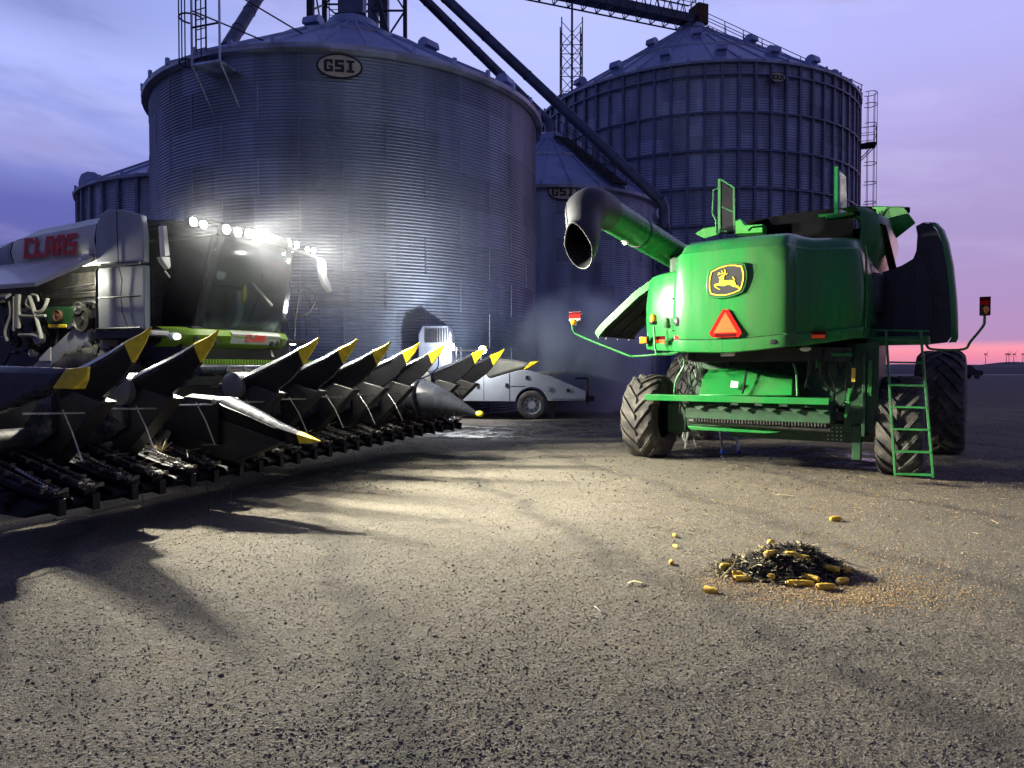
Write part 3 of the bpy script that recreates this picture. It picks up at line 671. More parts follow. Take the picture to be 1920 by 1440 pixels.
# sloping cap above the hood (faces the sky)
cap=[]
for f,dy,dz in((0,.0,0),(.2,.10,.13),(.5,.30,.24),(.8,.7,.31),(1,1.3,.33)):
    r=[]
    for i,(x,y,z) in enumerate(rows[-1]): r.append((x*(1-.05*f),min(.7,y+dy),z+dz*(.75 if x>-.95 else .12)))
    cap.append(r)
MB().grid(cap).build('hood_cap','green',jd,ang=40)
# panel joints (thin dark reveals) and moulded strip
mb=MB()
for zf in(.128,):
    mb.tube([(x*1.001,y-.003,z) for x,y,z in row(zf,-.002)[8:60]],.006,5)
mb.build('panel_joint','black_metal',hood)
mb=MB()
for x_,y_ in((1262,560),(1262,620),(1480,480),(1480,560),(1480,620),(1590,470),(1590,540),(1590,610)):
    c_=J(x_,y_,-1.72 if x_<1500 else -1.12); mb.bar((c_[0],c_[1]-.03,c_[2]),(c_[0],c_[1]+.06,c_[2]),.012,8)
split(mb,'panel_bolt','black_metal',hood)
c_=J(1447,641,-1.83); MB().ball(c_,.05,8,(1.6,.25,.8)).build('latch_recess','black_metal',hood)
c_=J(1271,603,-1.78); MB().ball(c_,.07,8,(.9,.3,1.1)).build('beacon_shadow','black_metal',hood)  # flattened black blob painting the beacon's cast shadow on the hood
# right rear corner panel edge
mb=MB(); mb.tube([(1.585,-.98,2.02),(1.6,-.98,2.5),(1.59,-.95,3.1),(1.56,-.9,3.3)],.018,6); mb.build('corner_trim','green',hood)
# crest on the hood: shield with running deer
def emblem():
    cx,cy,cz=J(1362,526,-1.90); k=1/20.57*((cy+11.5)/1330)  # metres per zoom pixel, roughly
    k=.0088/20.57*1.0
    def q(x,y,o): return (cx+(x-880)*k,cy-o,cz-(y-720)*k)
    def rot(P): return P
    outer=[(345,370),(620,250),(900,190),(1180,200),(1420,260),(1490,520),(1490,700),(1440,920),(1370,1090),(1120,1190),(860,1240),(560,1230),(330,1170),(280,1000),(270,760),(290,560)]
    def inner(f): 
        mx,my=870,715; return [(mx+(x-mx)*f,my+(y-my)*f) for x,y in outer]
    rim=MB().prism([q(x,y,0) for x,y in inner(1.13)],(0,.05,0)).build('emblem_rim','green',jd,bevel=.012)
    e=MB().prism([q(x,y,.004) for x,y in inner(1.02)],(0,.03,0)).build('emblem','sign_black',jd)
    # yellow line
    mb=MB(); P=[q(x,y,.008) for x,y in inner(.95)]; P2=[q(x,y,.008) for x,y in inner(.88)]; n=len(P)
    mb.add(P+P2+[(a,b-.004,c) for a,b,c in P]+[(a,b-.004,c) for a,b,c in P2],sum([[(i,(i+1)%n,n+(i+1)%n,n+i),(2*n+i,3*n+i,3*n+(i+1)%n,2*n+(i+1)%n),(i,2*n+i,2*n+(i+1)%n,(i+1)%n),(n+i,n+(i+1)%n,3*n+(i+1)%n,3*n+i)] for i in range(n)],[]))
    mb.build('emblem_border','yellow',e)
    mb=MB()
    body=[(620,600),(700,570),(740,540),(790,520),(850,520),(810,600),(805,700),(880,720),(1000,715),(1090,720),(1150,740),(1180,800),(1200,880),(1290,930),(1330,1010),(1320,1050),(1260,1000),(1200,960),(1100,940),(1000,870),(900,870),(820,900),(700,885),(620,870),(520,880),(560,920),(620,960),(690,1000),(670,1025),(560,960),(490,900),(470,850),(520,810),(640,800),(650,720),(680,660),(640,625)]
    mb.prism([q(x,y,.008) for x,y in body],(0,-.006,0))
    for L_ in([(1075,620),(1110,615),(1175,700),(1150,725)],[(590,530),(610,480),(700,470),(780,460),(790,490),(700,500)],[(600,440),(630,430),(690,465),(660,480)],[(700,390),(740,390),(790,450),(770,480)],[(800,345),(830,345),(865,420),(850,500),(800,480),(835,430)],[(840,540),(860,510),(920,480),(930,505),(880,540)]):
        mb.prism([q(x,y,.008) for x,y in L_],(0,-.0065,0))
    mb.build('deer_mark','yellow',e)
emblem()
# slow-moving-vehicle triangle
def tri():
    c=J(1360,607,-1.90); w=.24
    P=[(-.04,.20),(.04,.20),(.235,-.13),(.19,-.19),(-.19,-.19),(-.235,-.13)]
    t=MB().prism([(c[0]+a,c[1],c[2]+b) for a,b in P],(0,.02,0)).build('warning_triangle','red_reflector',jd)
    MB().prism([(c[0]+a,c[1]-.004,c[2]+b) for a,b in[(0,.165),(.165,-.125),(-.165,-.125)]],(0,.004,0)).build('triangle_face','orange_fluor',t)
    MB().box((c[0],c[1]-.003,c[2]-.162),(.3,.003,.04)).build('triangle_band','dark_red',t)
tri()
# lamps and reflectors along the moulded strip
def lampbox(x,y,Yp,w,h,m,name='tail_lamp'):
    c=J(x,y,Yp); a=MB().box((c[0],c[1],c[2]),(w+.03,.06,h+.03)).build(name,'black_metal',jd,bevel=.008); MB().box((c[0],c[1]-.036,c[2]),(w,.03,h)).build('lens',m,a,bevel=.01)
lampbox(1208,638,-1.36,.12,.10,'amber'); lampbox(1274,636,-1.72,.12,.10,'red_lens'); lampbox(1457,629,-1.74,.12,.10,'red_lens'); lampbox(1571,625,-1.14,.14,.10,'red_lens')
def refl(x,y,Yp,w,h):
    c=J(x,y,Yp); r=MB().box((c[0],c[1],c[2]),(w,.012,h)).build('reflector','dark_red',jd); MB().box((c[0],c[1]-.008,c[2]-h*.22),(w*.98,.006,h*.5)).build('reflector_stripe','orange_fluor',r)
refl(1237,637,-1.56,.17,.11); refl(1530,628,-1.42,.25,.10)
c=J(1269,601,-1.80)
# number plate lamp under the hood and round lamp
c=J(1365,663,-1.7); MB().box(c,(.2,.05,.07)).build('plate_lamp','lens_off',jd,bevel=.01)
c=J(1510,654,-1.1); MB().ball(c,.05,8,(1.6,.6,.8)).build('work_lamp','lens_off',jd)
# ---- main body mass
MB().box((0,1.6,2.6),(2.9,3.6,1.3)).build('separator_body','green_dark',jd,bevel=.03)
MB().box((-.05,-.1,3.08),(2.5,1.7,.7)).build('engine_deck','green_dark',jd,bevel=.06)
MB().box((-.1,3.0,3.45),(2.7,2.8,1.1)).build('grain_tank','shadow_black',jd,bevel=.05)
MB().box((0,5.3,2.9),(1.9,1.5,1.6)).build('cab','black_metal',jd,bevel=.08)
# tank extensions (leaning panels)
jpoly([(1392,416),(1480,400),(1600,386),(1706,388),(1706,398),(1600,402),(1600,470),(1392,470)],1.38,.06,'tank_extension','shadow_black')  # panel in shadow, its shade painted as flat black
MB().prism([J(1600,392,1.45),J(1648,388,1.35),J(1694,389,1.2),J(1716,419,1.1),J(1669,456,1.3),J(1656,420,1.45),J(1630,404,1.45)],(0,.03,.02)).build('tank_extension','green_flap',jd,label='bright green folded corner flap of the tank')
MB().tube([J(1664,388,1.25),J(1649,415,1.38)],.008,5).build('flap_seam','black_metal',jd)
MB().prism([J(1303,438,1.2),J(1318,428,1.2),J(1340,424,1.2),J(1346,440,1.2),J(1320,447,1.2)],(0,.04,0)).build('tank_extension','green_flap',jd,bevel=.01,label='pale green left corner flap of the tank')
MB().prism([J(1376,416,.9),J(1388,410,.9),J(1396,422,.9),J(1430,420,.9),J(1430,436,.9),J(1376,438,.9)],(0,.3,0)).build('tank_bracket','green_flap',jd,bevel=.01)
# right upper tank side: glossy curved panel with strap
rows_=[]
for z,off in((2.98,0),(3.15,.10),(3.4,.2),(3.7,.26),(3.9,.22),(4.0,.05)):
    rows_.append([(1.32+off*.4,-.25,z),(1.44+off*.8,-.05,z),(1.5+off,.5,z),(1.5+off,1.2,z),(1.45+off,2.2,z)])
rows_.append([(1.0,-.1,4.02),(1.1,.0,4.03),(1.2,.5,4.03),(1.2,1.2,4.03),(1.1,2.2,4.03)])
MB().grid(rows_).build('tank_side','green',jd,ang=40)
MB().prism([(1.62,.0,3.75),(1.70,.05,3.72),(1.80,.9,3.05),(1.72,.9,3.02)],(.03,-.02,0)).build('strap','black_metal',jd)
# cooling intake drum
MB().lathe([(.02,-.3),(.46,-.3),(.48,-.24),(.48,.2),(.44,.3),(.02,.3)],(1.25,.25,2.72),'z',28).build('air_intake','black_metal',jd)
MB().box((1.3,.2,2.5),(.55,1.0,1.3)).build('cooler_housing','black_metal',jd,bevel=.05)
# handrail hoop by the corner
MB().tube([J(1596,455,-.8),J(1604,470,-.6),J(1606,500,-.5),J(1604,620,-.5),J(1596,632,-.6)],.012,6).build('grab_rail','green_frame',jd)
# rooftop service screens
def screen():
    g=MB(); P=lambda x,y:J(x,y,-.2)
    g.bar(P(1349,336),P(1349,438),.03,4); g.bar(P(1351,336),P(1376,352),.018,4); g.bar(P(1376,352),P(1377,437),.02,4); g.bar(P(1351,387),P(1376,398),.012,4)
    f=g.build('screen_frame','green_frame',jd); MB().prism([P(1352,341),P(1374,355),P(1376,438),P(1352,438)],(0,.02,0)).build('screen_panel','snout_side',f)
    MB().tube([P(1347,353),P(1338,356),P(1336,400),P(1342,412),P(1343,436)],.014,6).build('grab_rail','green_frame',f)
    MB().tube([P(1343,437),P(1355,432),P(1363,434),P(1364,442)],.016,6).build('grab_rail','green_frame',f)
screen()
P=lambda x,y:J(x,y,.3)
f=MB().bar(P(1568,313),P(1568,408),.035,4).build('rear_ladder_rail','green',jd)
MB().prism([P(1570,316),P(1586,331),P(1588,402),P(1571,402)],(0,.02,0)).build('mesh_screen','steel',f)
MB().box(P(1577,405),(.42,.2,.07)).build('ladder_foot','green',f,bevel=.01)
MB().bar(P(1535,405),P(1577,402),.03,4).build('ladder_brace','green',f)
MB().tube([J(1403,433,.1),J(1410,426,.1),J(1432,424,.1)],.016,6).build('grab_rail','green_flap',jd)
# ---- open side doors
# left gull-wing door
cs=[(-1.62,3.16),(-1.80,3.10),(-2.1,2.92),(-2.45,2.63),(-2.75,2.38),(-2.86,2.26),(-2.87,2.20)]
y0,y1=-.45,1.25
mb=MB(); o_=[(x,z) for x,z in cs]; i_=[(x+.07,z-.10) for x,z in cs]
mb.prism([(x,y0,z) for x,z in o_]+[(x,y0,z) for x,z in i_[::-1]],(0,.05,0)); 
mb.grid([[(x,y0,z) for x,z in o_],[(x,y1,z) for x,z in o_]]); d1=mb.build('side_door','green',jd,ang=50)
mb=MB(); i2=[(x+.03,z-.05) for x,z in cs]; mb.grid([[(x,y0+.055,z) for x,z in i2],[(x,y1-.01,z) for x,z in i2]][::-1]); 
for f in(.2,.5,.8): 
    a=[(x+.05,y0+f*(y1-y0),z-.09) for x,z in cs]; mb.tube(a,.02,5)
mb.bar((-1.62,y0+.3,2.6),(-2.4,y0+.9,2.55),.02,6)
mb.build('door_lining','black_metal',d1,ang=50)
# right swung-out door: black inside, green outer skin with curved edge
pts=[(1640,640),(1640,520),(1655,510),(1690,498),(1712,485),(1718,470),(1720,440),(1717,424),(1730,417),(1745,419),(1757,432),(1766,455),(1775,500),(1781,560),(1783,600),(1783,632),(1776,642),(1740,646)]
P=[J(x,y,.35) for x,y in pts]
d2=MB().prism(P,(0,.05,0)).build('side_door','black_metal',jd,bevel=.01,label='black inner side of the swung-out right door')
ed=[J(x,y,.35) for x,y in [(1728,417),(1745,418),(1757,431),(1766,455),(1775,500),(1781,560),(1783,600),(1783,634),(1778,643)]]
mb=MB(); mb.grid([ed,[(x+.055,y+.05,z+.01) for x,y,z in ed],[(x+.09,y+.16,z+.01) for x,y,z in ed],[(x+.08,y+.4,z) for x,y,z in ed]]); mb.build('door_skin','green',d2,ang=60)
MB().tube([J(1728,460,.3),J(1735,480,.28),J(1755,540,.28),J(1766,590,.28),J(1766,610,.28),J(1758,620,.3)],.010,6).build('gas_strut','machine',d2)
mb=MB(); a=J(1690,560,.33)
for k in range(3): mb.box((a[0]-.1+.25*k,a[1],a[2]-.1),(.03,.04,1.0))
split(mb,'door_rib','black_metal',d2)
# platform below the right door and ladder
mb=MB(); a=J(1625,622,-.4); b=J(1742,640,-.4)
mb.box(((a[0]+b[0])/2,-.25,1.98),(b[0]-a[0],.35,.12)); mb.bar((a[0],-.42,2.14),(b[0],-.42,2.1),.02,6); mb.build('side_platform','green_frame',jd,bevel=.01)
ld=MB(); B0,B1=(1.98,-.95,.10),(2.43,-.95,.12); T0,T1=(1.80,-.5,2.12),(2.23,-.5,2.1)
def lerp(p,q,t): return tuple(p[i]+(q[i]-p[i])*t for i in range(3))
for a,b in((B0,T0),(B1,T1)): 
    ld.prism([(a[0]-.016,a[1]-.03,a[2]),(a[0]+.016,a[1]-.03,a[2]),(a[0]+.016,a[1]+.03,a[2]),(a[0]-.016,a[1]+.03,a[2])],tuple(b[i]-a[i] for i in range(3)))
ldo=ld.build('ladder','green_frame',jd,bevel=.004)
mb=MB()
for i in range(7):
    t=[.01,.16,.31,.46,.61,.77,.93][i]; a=lerp(B0,T0,t); b=lerp(B1,T1,t); mb.prism([(a[0],a[1]-.035,a[2]),(a[0],a[1]+.05,a[2]),(a[0],a[1]+.05,a[2]+.025),(a[0],a[1]-.035,a[2]+.025)],(b[0]-a[0],0,b[2]-a[2]))
split(mb,'rung','green_frame',ldo)
# ---- unloading auger with rubber boot
a0=Vector((-1.35,.2,3.42)); a1=Vector((-1.55,-2.75,3.80)); dr=(a1-a0).normalized()
ag=MB().bar(a0,a1,.235,32).build('unloading_auger','green',jd)
mb=MB()
for f in(.66,): c=a0+(a1-a0)*f; mb.bar(c-dr*.02,c+dr*.02,.245,32)
mb.build('auger_clamp','black_metal',ag)
m0=Vector(J(1084,461,-3.62)); mn=Vector((-.22,-.86,-.46)).normalized()
ctr=spl([tuple(a1-dr*.04),tuple(a1+dr*.16),tuple(a1+dr*.40+Vector((0,0,-.05))),tuple(a1+dr*.58+Vector((-.01,0,-.22))),tuple(m0+Vector((.0,.10,.12))),tuple(m0)],5)
nn_=len(ctr)-1
def brow(off,i0=0):
    R=[]
    for i,c in enumerate(ctr):
        f=i/nn_; tilt=min(1,f*1.6); n=(dr*(1-tilt)+mn*tilt).normalized()
        if .2<f<.9: n=(n+Vector((0,-.1,-.9))*math.sin(PI*(f-.2)/.7)**2*.6).normalized()
        sx=Vector((1,0,0)); sx=(sx-n*sx.dot(n)).normalized(); sz=sx.cross(n)
        if sz.z<0: sz=-sz
        rw=.25+.03*math.sin(PI*f)-.02*max(0,f-.6)/.4; rh=.25+.07*f
        row_=[]
        for k in range(32):
            t=2*PI*k/32; cx,sy=math.cos(t),math.sin(t); w_=rw*(1-.30*max(0,sy)*max(0,(f-.6)/.4))
            row_.append(tuple(Vector(c)+sx*cx*(w_-off)+sz*sy*(rh-off)))
        R.append(row_)
    return R
br=brow(0); bi=brow(.014)
mb=MB(); mb.grid(br,True); bt=mb.build('auger_boot','boot_rubber',ag,ang=60)
mb=MB(); mb.grid(bi[8:],True); mb.f.append(tuple(range(32))); mb.build('boot_lining','black_metal',bt,ang=60)
mb=MB(); mb.tube([Vector(p) for p in br[-1]]+[Vector(br[-1][0])],.011,6,cap=False); mb.build('boot_lip','boot_rubber',bt)
mb=MB(); mb.tube([Vector(r[12])+(Vector(r[12])-Vector(c)).normalized()*.004 for r,c in zip(br[3:],ctr[3:])],.006,5); mb.build('boot_seam','boot_rubber',bt)
c=J(1173,452,-2.05); MB().ball((c[0],c[1],c[2]),.062,10,(1,.6,1)).build('work_lamp','lens_off',ag); MB().tube([c,(c[0],c[1]+.05,c[2]+.1),a0+(a1-a0)*.66+Vector((.1,0,-.2))],.012,6).build('lamp_bracket','black_metal',ag)
# ---- lamp arms
def arm(pts,m='green_frame'): return MB().tube(pts,.017,8).build('lamp_arm',m,jd)
A_=arm(spl([J(1150+130,660,-1.45),J(1240,664,-1.45),J(1190,668,-1.4),J(1172,664,-1.4),J(1090,631,-1.3),J(1075,620,-1.3),J(1073,605,-1.3)],4))
c=J(1077,597,-1.3); P=[(-.115,.115),(.115,.115),(.125,.06),(.085,-.06),(.03,-.115),(-.06,-.115),(-.115,-.02)]
r=MB().prism([(c[0]+a,c[1]+.02,c[2]+b) for a,b in P],(0,.02,0)).build('reflector_plate','black_metal',A_)
MB().box((c[0],c[1]+.01,c[2]+.085),(.215,.012,.05)).build('reflector','dark_red',r); MB().box((c[0],c[1]+.008,c[2]+.035),(.215,.012,.055)).build('reflector','red_reflector',r)
c=J(1075,604,-1.36); MB().ball(c,.055,10,(1,.8,1)).build('amber_lamp','amber',A_)
B_=arm(spl([J(1283,655,-1.5),J(1262,664,-1.55),J(1234,664,-1.6),J(1229,655,-1.6),J(1227,630,-1.6),J(1226,612,-1.6)],4))
c=J(1225,598,-1.6); mb=MB(); mb.lathe([(.05,-.09),(.062,-.07),(.062,-.04),(.03,-.04)],c,'z',20,cap=True); mb.build('beacon_base','black_metal',B_); MB().lathe([(.052,-.04),(.056,.0),(.052,.04),(.03,.068),(.002,.075)],c,'z',20).build('beacon','amber',B_)
R_=arm(spl([J(1735,634,-.2),J(1738,648,-.2),J(1750,655,-.2),J(1806,655,-.2),J(1820,640,-.2),J(1843,612,-.2),J(1846,600,-.2),J(1846,592,-.2)],4))
c=J(1847,574,-.2); r=MB().box((c[0],c[1]+.02,c[2]-.0),(.13,.04,.26)).build('reflector_plate','black_metal',R_,bevel=.015)
MB().box((c[0],c[1]-.005,c[2]+.10),(.13,.012,.06)).build('reflector','dark_red',r); MB().box((c[0],c[1]-.007,c[2]+.045),(.13,.012,.06)).build('reflector','red_reflector',r)
MB().ball((c[0]+.01,c[1]-.03,c[2]-.05),.05,10,(.7,.7,1.1)).build('amber_lamp','amber',R_)
# ---- tyres
def tyre(parent,cx,cy,R,W,nl,rr,sgn=1,name='wheel'):
    cz=R-.035
    w=MB().lathe([(.05,-.05*W),(rr*.5,-.06*W),(rr*.8,-.2*W),(rr,-.4*W),(rr+.02,-.42*W)],(cx,cy,cz),'x',36).build(name,'green_dark' if name!='wheel_y' else 'yellow',parent)
    mb=MB(); pr=[(rr,-.40),(rr+.04,-.47),(rr+(R-rr)*.45,-.51),(R-.13,-.49),(R-.07,-.44),(R-.045,-.3),(R-.035,0),(R-.045,.3),(R-.07,.44),(R-.13,.49),(rr+(R-rr)*.45,.51),(rr+.04,.47),(rr,.40)]
    mb.lathe([(a,b*W) for a,b in pr],(cx,cy,cz),'x',64)
    mb.v=[(x,y,max(z,.012+.0*x)) for x,y,z in mb.v]; ty=mb.build('tyre','rubber',w,ang=50)
    mb=MB(); lh=.055 if R>.8 else .04
    for i in range(nl):
        for s in(-1,1):
            th0=2*PI*(i+(.5 if s>0 else 0))/nl; segs=[]
            for j in range(7):
                f=j/6; wx=s*W*(-.02+.5*f); th=th0+sgn*(.02+f*.62*W/R*1.1); base=R-.05-(.10*max(0,f-.75)*4)*.8; top=R+(.0 if f<.8 else -.10*(f-.8)*5*.9)
                hw=(.055 if R>.8 else .045)/R*(1-.15*f)
                segs.append([(cx+wx,cy+base*math.sin(th-hw*1.3),cz+base*math.cos(th-hw*1.3)),(cx+wx,cy+top*math.sin(th-hw),cz+top*math.cos(th-hw)),(cx+wx,cy+top*math.sin(th+hw),cz+top*math.cos(th+hw)),(cx+wx,cy+base*math.sin(th+hw*1.3),cz+base*math.cos(th+hw*1.3))])
            o=len(mb.v); mb.grid(segs,True); mb.f.append((o,o+1,o+2,o+3)); e=len(mb.v); mb.f.append((e-1,e-2,e-3,e-4))
    mb.v=[(x,y,max(z,.004)) for x,y,z in mb.v]
    mb.build('tread_lug','rubber',ty,bevel=.006)
    return w
tyre(jd,-1.98,0,.75,.62,16,.36); tyre(jd,1.98,0,.75,.62,16,.36)
tyre(jd,2.32,3.5,.97,.80,20,.46,-1); tyre(jd,-2.38,3.5,.97,.80,20,.46,-1)
# ---- axle, chassis and chopper
mb=MB(); mb.box((0,0,.72),(3.2,.26,.26)); mb.box((-1.45,.0,.72),(.35,.3,.5)); mb.box((1.45,0,.72),(.35,.3,.5)); mb.build('rear_axle','green_dark',jd,bevel=.02)
mb=MB(); mb.box((1.35,.2,1.35),(.5,.5,1.15)); mb.box((-1.2,.4,1.4),(.3,.5,1.0)); mb.box((0,1.2,1.6),(2.4,2.4,.5)); mb.build('chassis','green_dark',jd,bevel=.02)
mb=MB(); mb.box((0,3.5,.97),(3.9,.35,.4)); mb.box((0,3.9,1.4),(2.2,1.6,1.0)); mb.build('front_axle','green_dark',jd,bevel=.02)
MB().box((.2,-.45,1.78),(2.4,.8,.2)).build('straw_hood_floor','black_metal',jd)
# tailboard: bright green tray
a=[J(1310,742,-1.05),J(1318,705,-.85),J(1330,692,-.75),J(1395,690,-.75),J(1488,706,-.8),J(1486,742,-1.05)]
tb=MB().prism([(x,y,z) for x,y,z in a],(0,.25,-.02)).build('tailboard','green',jd,bevel=.02)
MB().bar(J(1401,690,-.9),J(1392,737,-1.12),.018,6).build('tailboard_strut','black_metal',tb); MB().prism([J(1372,714,-1.0),J(1385,716,-1.0),J(1383,727,-1.03),J(1370,726,-1.03)],(0,-.02,0)).build('warning_sticker','sticker',tb)
mb=MB(); l=J(1212,744,-1.1); r_=J(1556,752,-1.1); mb.box(((l[0]+r_[0])/2,-1.0,1.13),(r_[0]-l[0],.34,.045)); mb.box(((l[0]+r_[0])/2,-1.16,1.11),(r_[0]-l[0],.03,.10)); mb.build('bumper_rail','green',jd,bevel=.008)
for pts_ in ([(1280,668),(1283,685),(1268,712),(1264,738)],[(1487,682),(1493,700),(1495,742)]):
    MB().tube(spl([J(x,y,-1.05) for x,y in pts_],4),.017,8).build('guard_bar','green_frame',jd)
mb=MB(); mb.prism([(-1.0,-.95,.98),(1.15,-.95,.98),(1.15,-.95,.78),(-1.0,-.95,.78)],(0,.5,0)); mb.build('chopper_housing','green_dark',jd,bevel=.01)
mb=MB()
for i in range(44): mb.box((-.85+i*.045,-.97,.76),(.02,.06,.05))
mb.bar((-.95,-.9,.74),(1.15,-.9,.70),.05,10); mb.build('chopper_knives','machine',jd)
mb=MB(); mb.prism([(-.95,-1.0,.66),(.45,-1.0,.63),(.25,-1.0,.60),(-.9,-1.0,.60)],(0,.3,0)); mb.build('chopper_skirt','green',jd,bevel=.008)
mb=MB()
for i in range(6): x=-.9+i*.36; mb.prism([(x,-.98,1.08),(x+.3,-.98,1.08),(x+.24,-1.0,.98),(x+.14,-1.05,.93),(x+.04,-1.0,.99)],(0,.02,0))
split(mb,'spreader_vane','green_dark',jd)
mb=MB()
random.seed(5)
for i in range(26):
    x=random.uniform(-1.25,-.8) if i<14 else random.uniform(.75,1.4); y=random.uniform(-.95,-.3); z=random.uniform(1.2,1.75)
    mb.tube(spl([(x,y,z+.2),(x+random.uniform(-.1,.1),y-.05,z),(x+random.uniform(-.1,.1),y,z-.25),(x+random.uniform(-.15,.15),y+.1,z-.45)],3),random.uniform(.008,.016),6)
split(mb,'hydraulic_hose','black_metal',jd)
mb=MB()
for (a,b) in (((1556,661),(1598,664)),): mb.prism([J(a[0],a[1],-.9),J(b[0],b[1]-2,-.9),J(b[0]+1,b[1]+4,-.9),J(a[0]+3,b[1]+4,-.9)],(0,.02,0))
mb.prism([J(1628,676,-.75),J(1635,675,-.75),J(1634,742,-.75),J(1626,742,-.75)],(0,.03,0)); mb.prism([J(1590,728,-.9),J(1597,728,-.9),J(1592,752,-.9),J(1586,750,-.9)],(0,.03,0)); mb.prism([J(1586,752,-.9),J(1594,752,-.9),J(1590,776,-.9),J(1585,785,-.9),J(1582,778,-.9)],(0,.03,0)); mb.prism([J(1529,675,-.9),J(1533,675,-.9),J(1534,690,-.9),J(1529,692,-.9)],(0,.03,0))
split(mb,'linkage_bar','green',jd,bevel=.004)
MB().prism([J(1597,690,-.92),J(1604,690,-.92),J(1603,716,-.92),J(1596,716,-.92)],(0,.03,0)).build('reflective_decal','cob',jd)
mb=MB()
for (x,y,Yv) in((1540,700,-.6),(1550,760,-.5),(1575,780,-.5),(1600,790,-.4),(1520,690,-.6),(1360,680,-.3),(1290,690,-.3)): c=J(x,y,Yv); mb.bar(c,(c[0],c[1]+.15,c[2]),.07,12); mb.bar((c[0],c[1]-.02,c[2]),(c[0],c[1],c[2]),.03,8)
mb.box(J(1620,800,-.2),(.4,.5,.35)); split(mb,'hub','machine',jd,bevel=.005)
mb=MB(); mb.box((.55,-.45,.62),(1.9,.15,.28)); mb.box((1.45,-.6,.5),(.12,.1,.5)); mb.box((1.55,-.3,1.2),(.05,.9,1.2)); mb.box((1.5,-.15,1.3),(.45,.9,1.3)); mb.box((1.05,-.3,1.45),(.6,.5,.9)); split(mb,'rear_frame_plate','green_dark',jd,bevel=.01)
mb=MB()
for i in range(4):
    for j in range(4): mb.bar((1.05+i*.06,-.53,.52+j*.06),(1.05+i*.06,-.54,.52+j*.06),.012,6)
split(mb,'bolt','steel',jd)
# step ladder behind the machine (blue feet) and white hoses
p=JD.w(J(1365,833,1.2)); 
t=thing('step_ladder','small aluminium step ladder with blue feet under the green harvester','step ladder',loc=(p[0],p[1],0)); 
mb=MB(); 
for s in(-.13,.17): mb.bar((s,-.1,.05),(s*.8-.05,.1,.75),.025,4)
for i in range(2): mb.bar((-.13,-.05+.05*i,.25+i*.25),(.15,-.05+.05*i,.25+i*.25),.015,4)
mb.build('rail','steel',t)
mb=MB(); 
for s in(-.13,.17): mb.box((s,-.1,.035),(.07,.07,.07))
mb.build('foot','blue_plastic',t,bevel=.008)
p=JD.w(J(1295,800,1.4))
hz=MB(); 
for k in range(4): hz.tube([(.16*math.cos(a*.5+k)+.03*k,.1*math.sin(a*.5),.25+.16*math.sin(a*.5+k)) for a in range(10)],.010,6)
hz.bar((-.1,0,.02),(-.02,0,.5),.03,6); hz.bar((.12,0,.02),(.02,.05,.35),.02,6)
tag(hz.build('hose_coil','hose',loc=(p[0],p[1],0)),'loose white hoses coiled on a stand beside the left rear tyre','hose')
# ================================================================ WHITE COMBINE (left)
cb=thing('combine_harvester','white and lime combine harvester with lit cab lamps behind the corn head','combine harvester',CL)
def K_(x,y,X=None,Y=None,Z=None): return CL.px(x,y,X=X,Y=Y,Z=Z)
def kpoly(pts,th,name,m,par=None,bevel=.01,X=None,Y=None,label=None):
    P=[K_(x,y,X=X,Y=Y) for x,y in pts]; return MB().prism(P,(th,0,0) if X is not None else (0,th,0)).build(name,m,par or cb,bevel=bevel,label=label)
# grain tank with logo panel; roofline
mb=MB(); prof=[(-8.2,3.35),(-6.3,3.55),(-5.8,3.70),(-3.95,3.80),(-3.2,3.74),(-3.02,3.62),(-3.02,2.1),(-8.2,2.1)]
mb.prism([(.75,y,z) for y,z in prof],(-1.6,0,0)); mb.build('body_core','black_metal',cb)
# chamfered roof (dark blue top) and cream side
sec=lambda y,top:[(-1.35,y,top-.55),(-1.15,y,top-.02),(0,y,top+.03),(1.1,y,top),(1.30,y,top-.14),(1.42,y,top-.20)]
mb=MB(); mb.grid([sec(-8.2,3.40),sec(-6.2,3.60),sec(-5.7,3.72),sec(-3.92,3.82)]); mb.build('tank_roof','snout_grey',cb,ang=25)
mb=MB(); mb.grid([[(1.43,y,t-.20),(1.47,y,(t+2.95)/2),(1.42,y,3.13),(1.36,y,3.05)] for y,t in((-5.78,3.70),(-5.0,3.76),(-4.4,3.79),(-3.94,3.82))]); side=mb.build('tank_side','cream',cb,ang=40)
mb=MB(); mb.grid([[(1.42,y,t-.20),(1.46,y,(t+2.95)/2),(1.41,y,3.15),(1.36,y,3.05)] for y,t in((-8.2,3.42),(-7.0,3.53),(-6.1,3.6))]); mb.build('tank_side','lime',cb,ang=40,label='lime green rear stretch of the tank side')
MB().grid([[(1.435,y,t-.20),(1.475,y,(t+2.95)/2),(1.425,y,3.14),(1.36,y,3.05)] for y,t in((-6.1,3.6),(-5.8,3.70))]).build('tank_side','grey_panel',cb,ang=40)
MB().bar((1.50,-5.80,3.08),(1.50,-5.80,3.42),.012,6).build('tank_bead','steel',side)
l0=K_(56,479,X=1.485); 
blocks('logo_lettering','CLAAS',.30,'red_logo',side,(1.485,-5.47,3.205),(0,1,0),(0,0,1),depth=-.004,gap=.65,slant=.12)
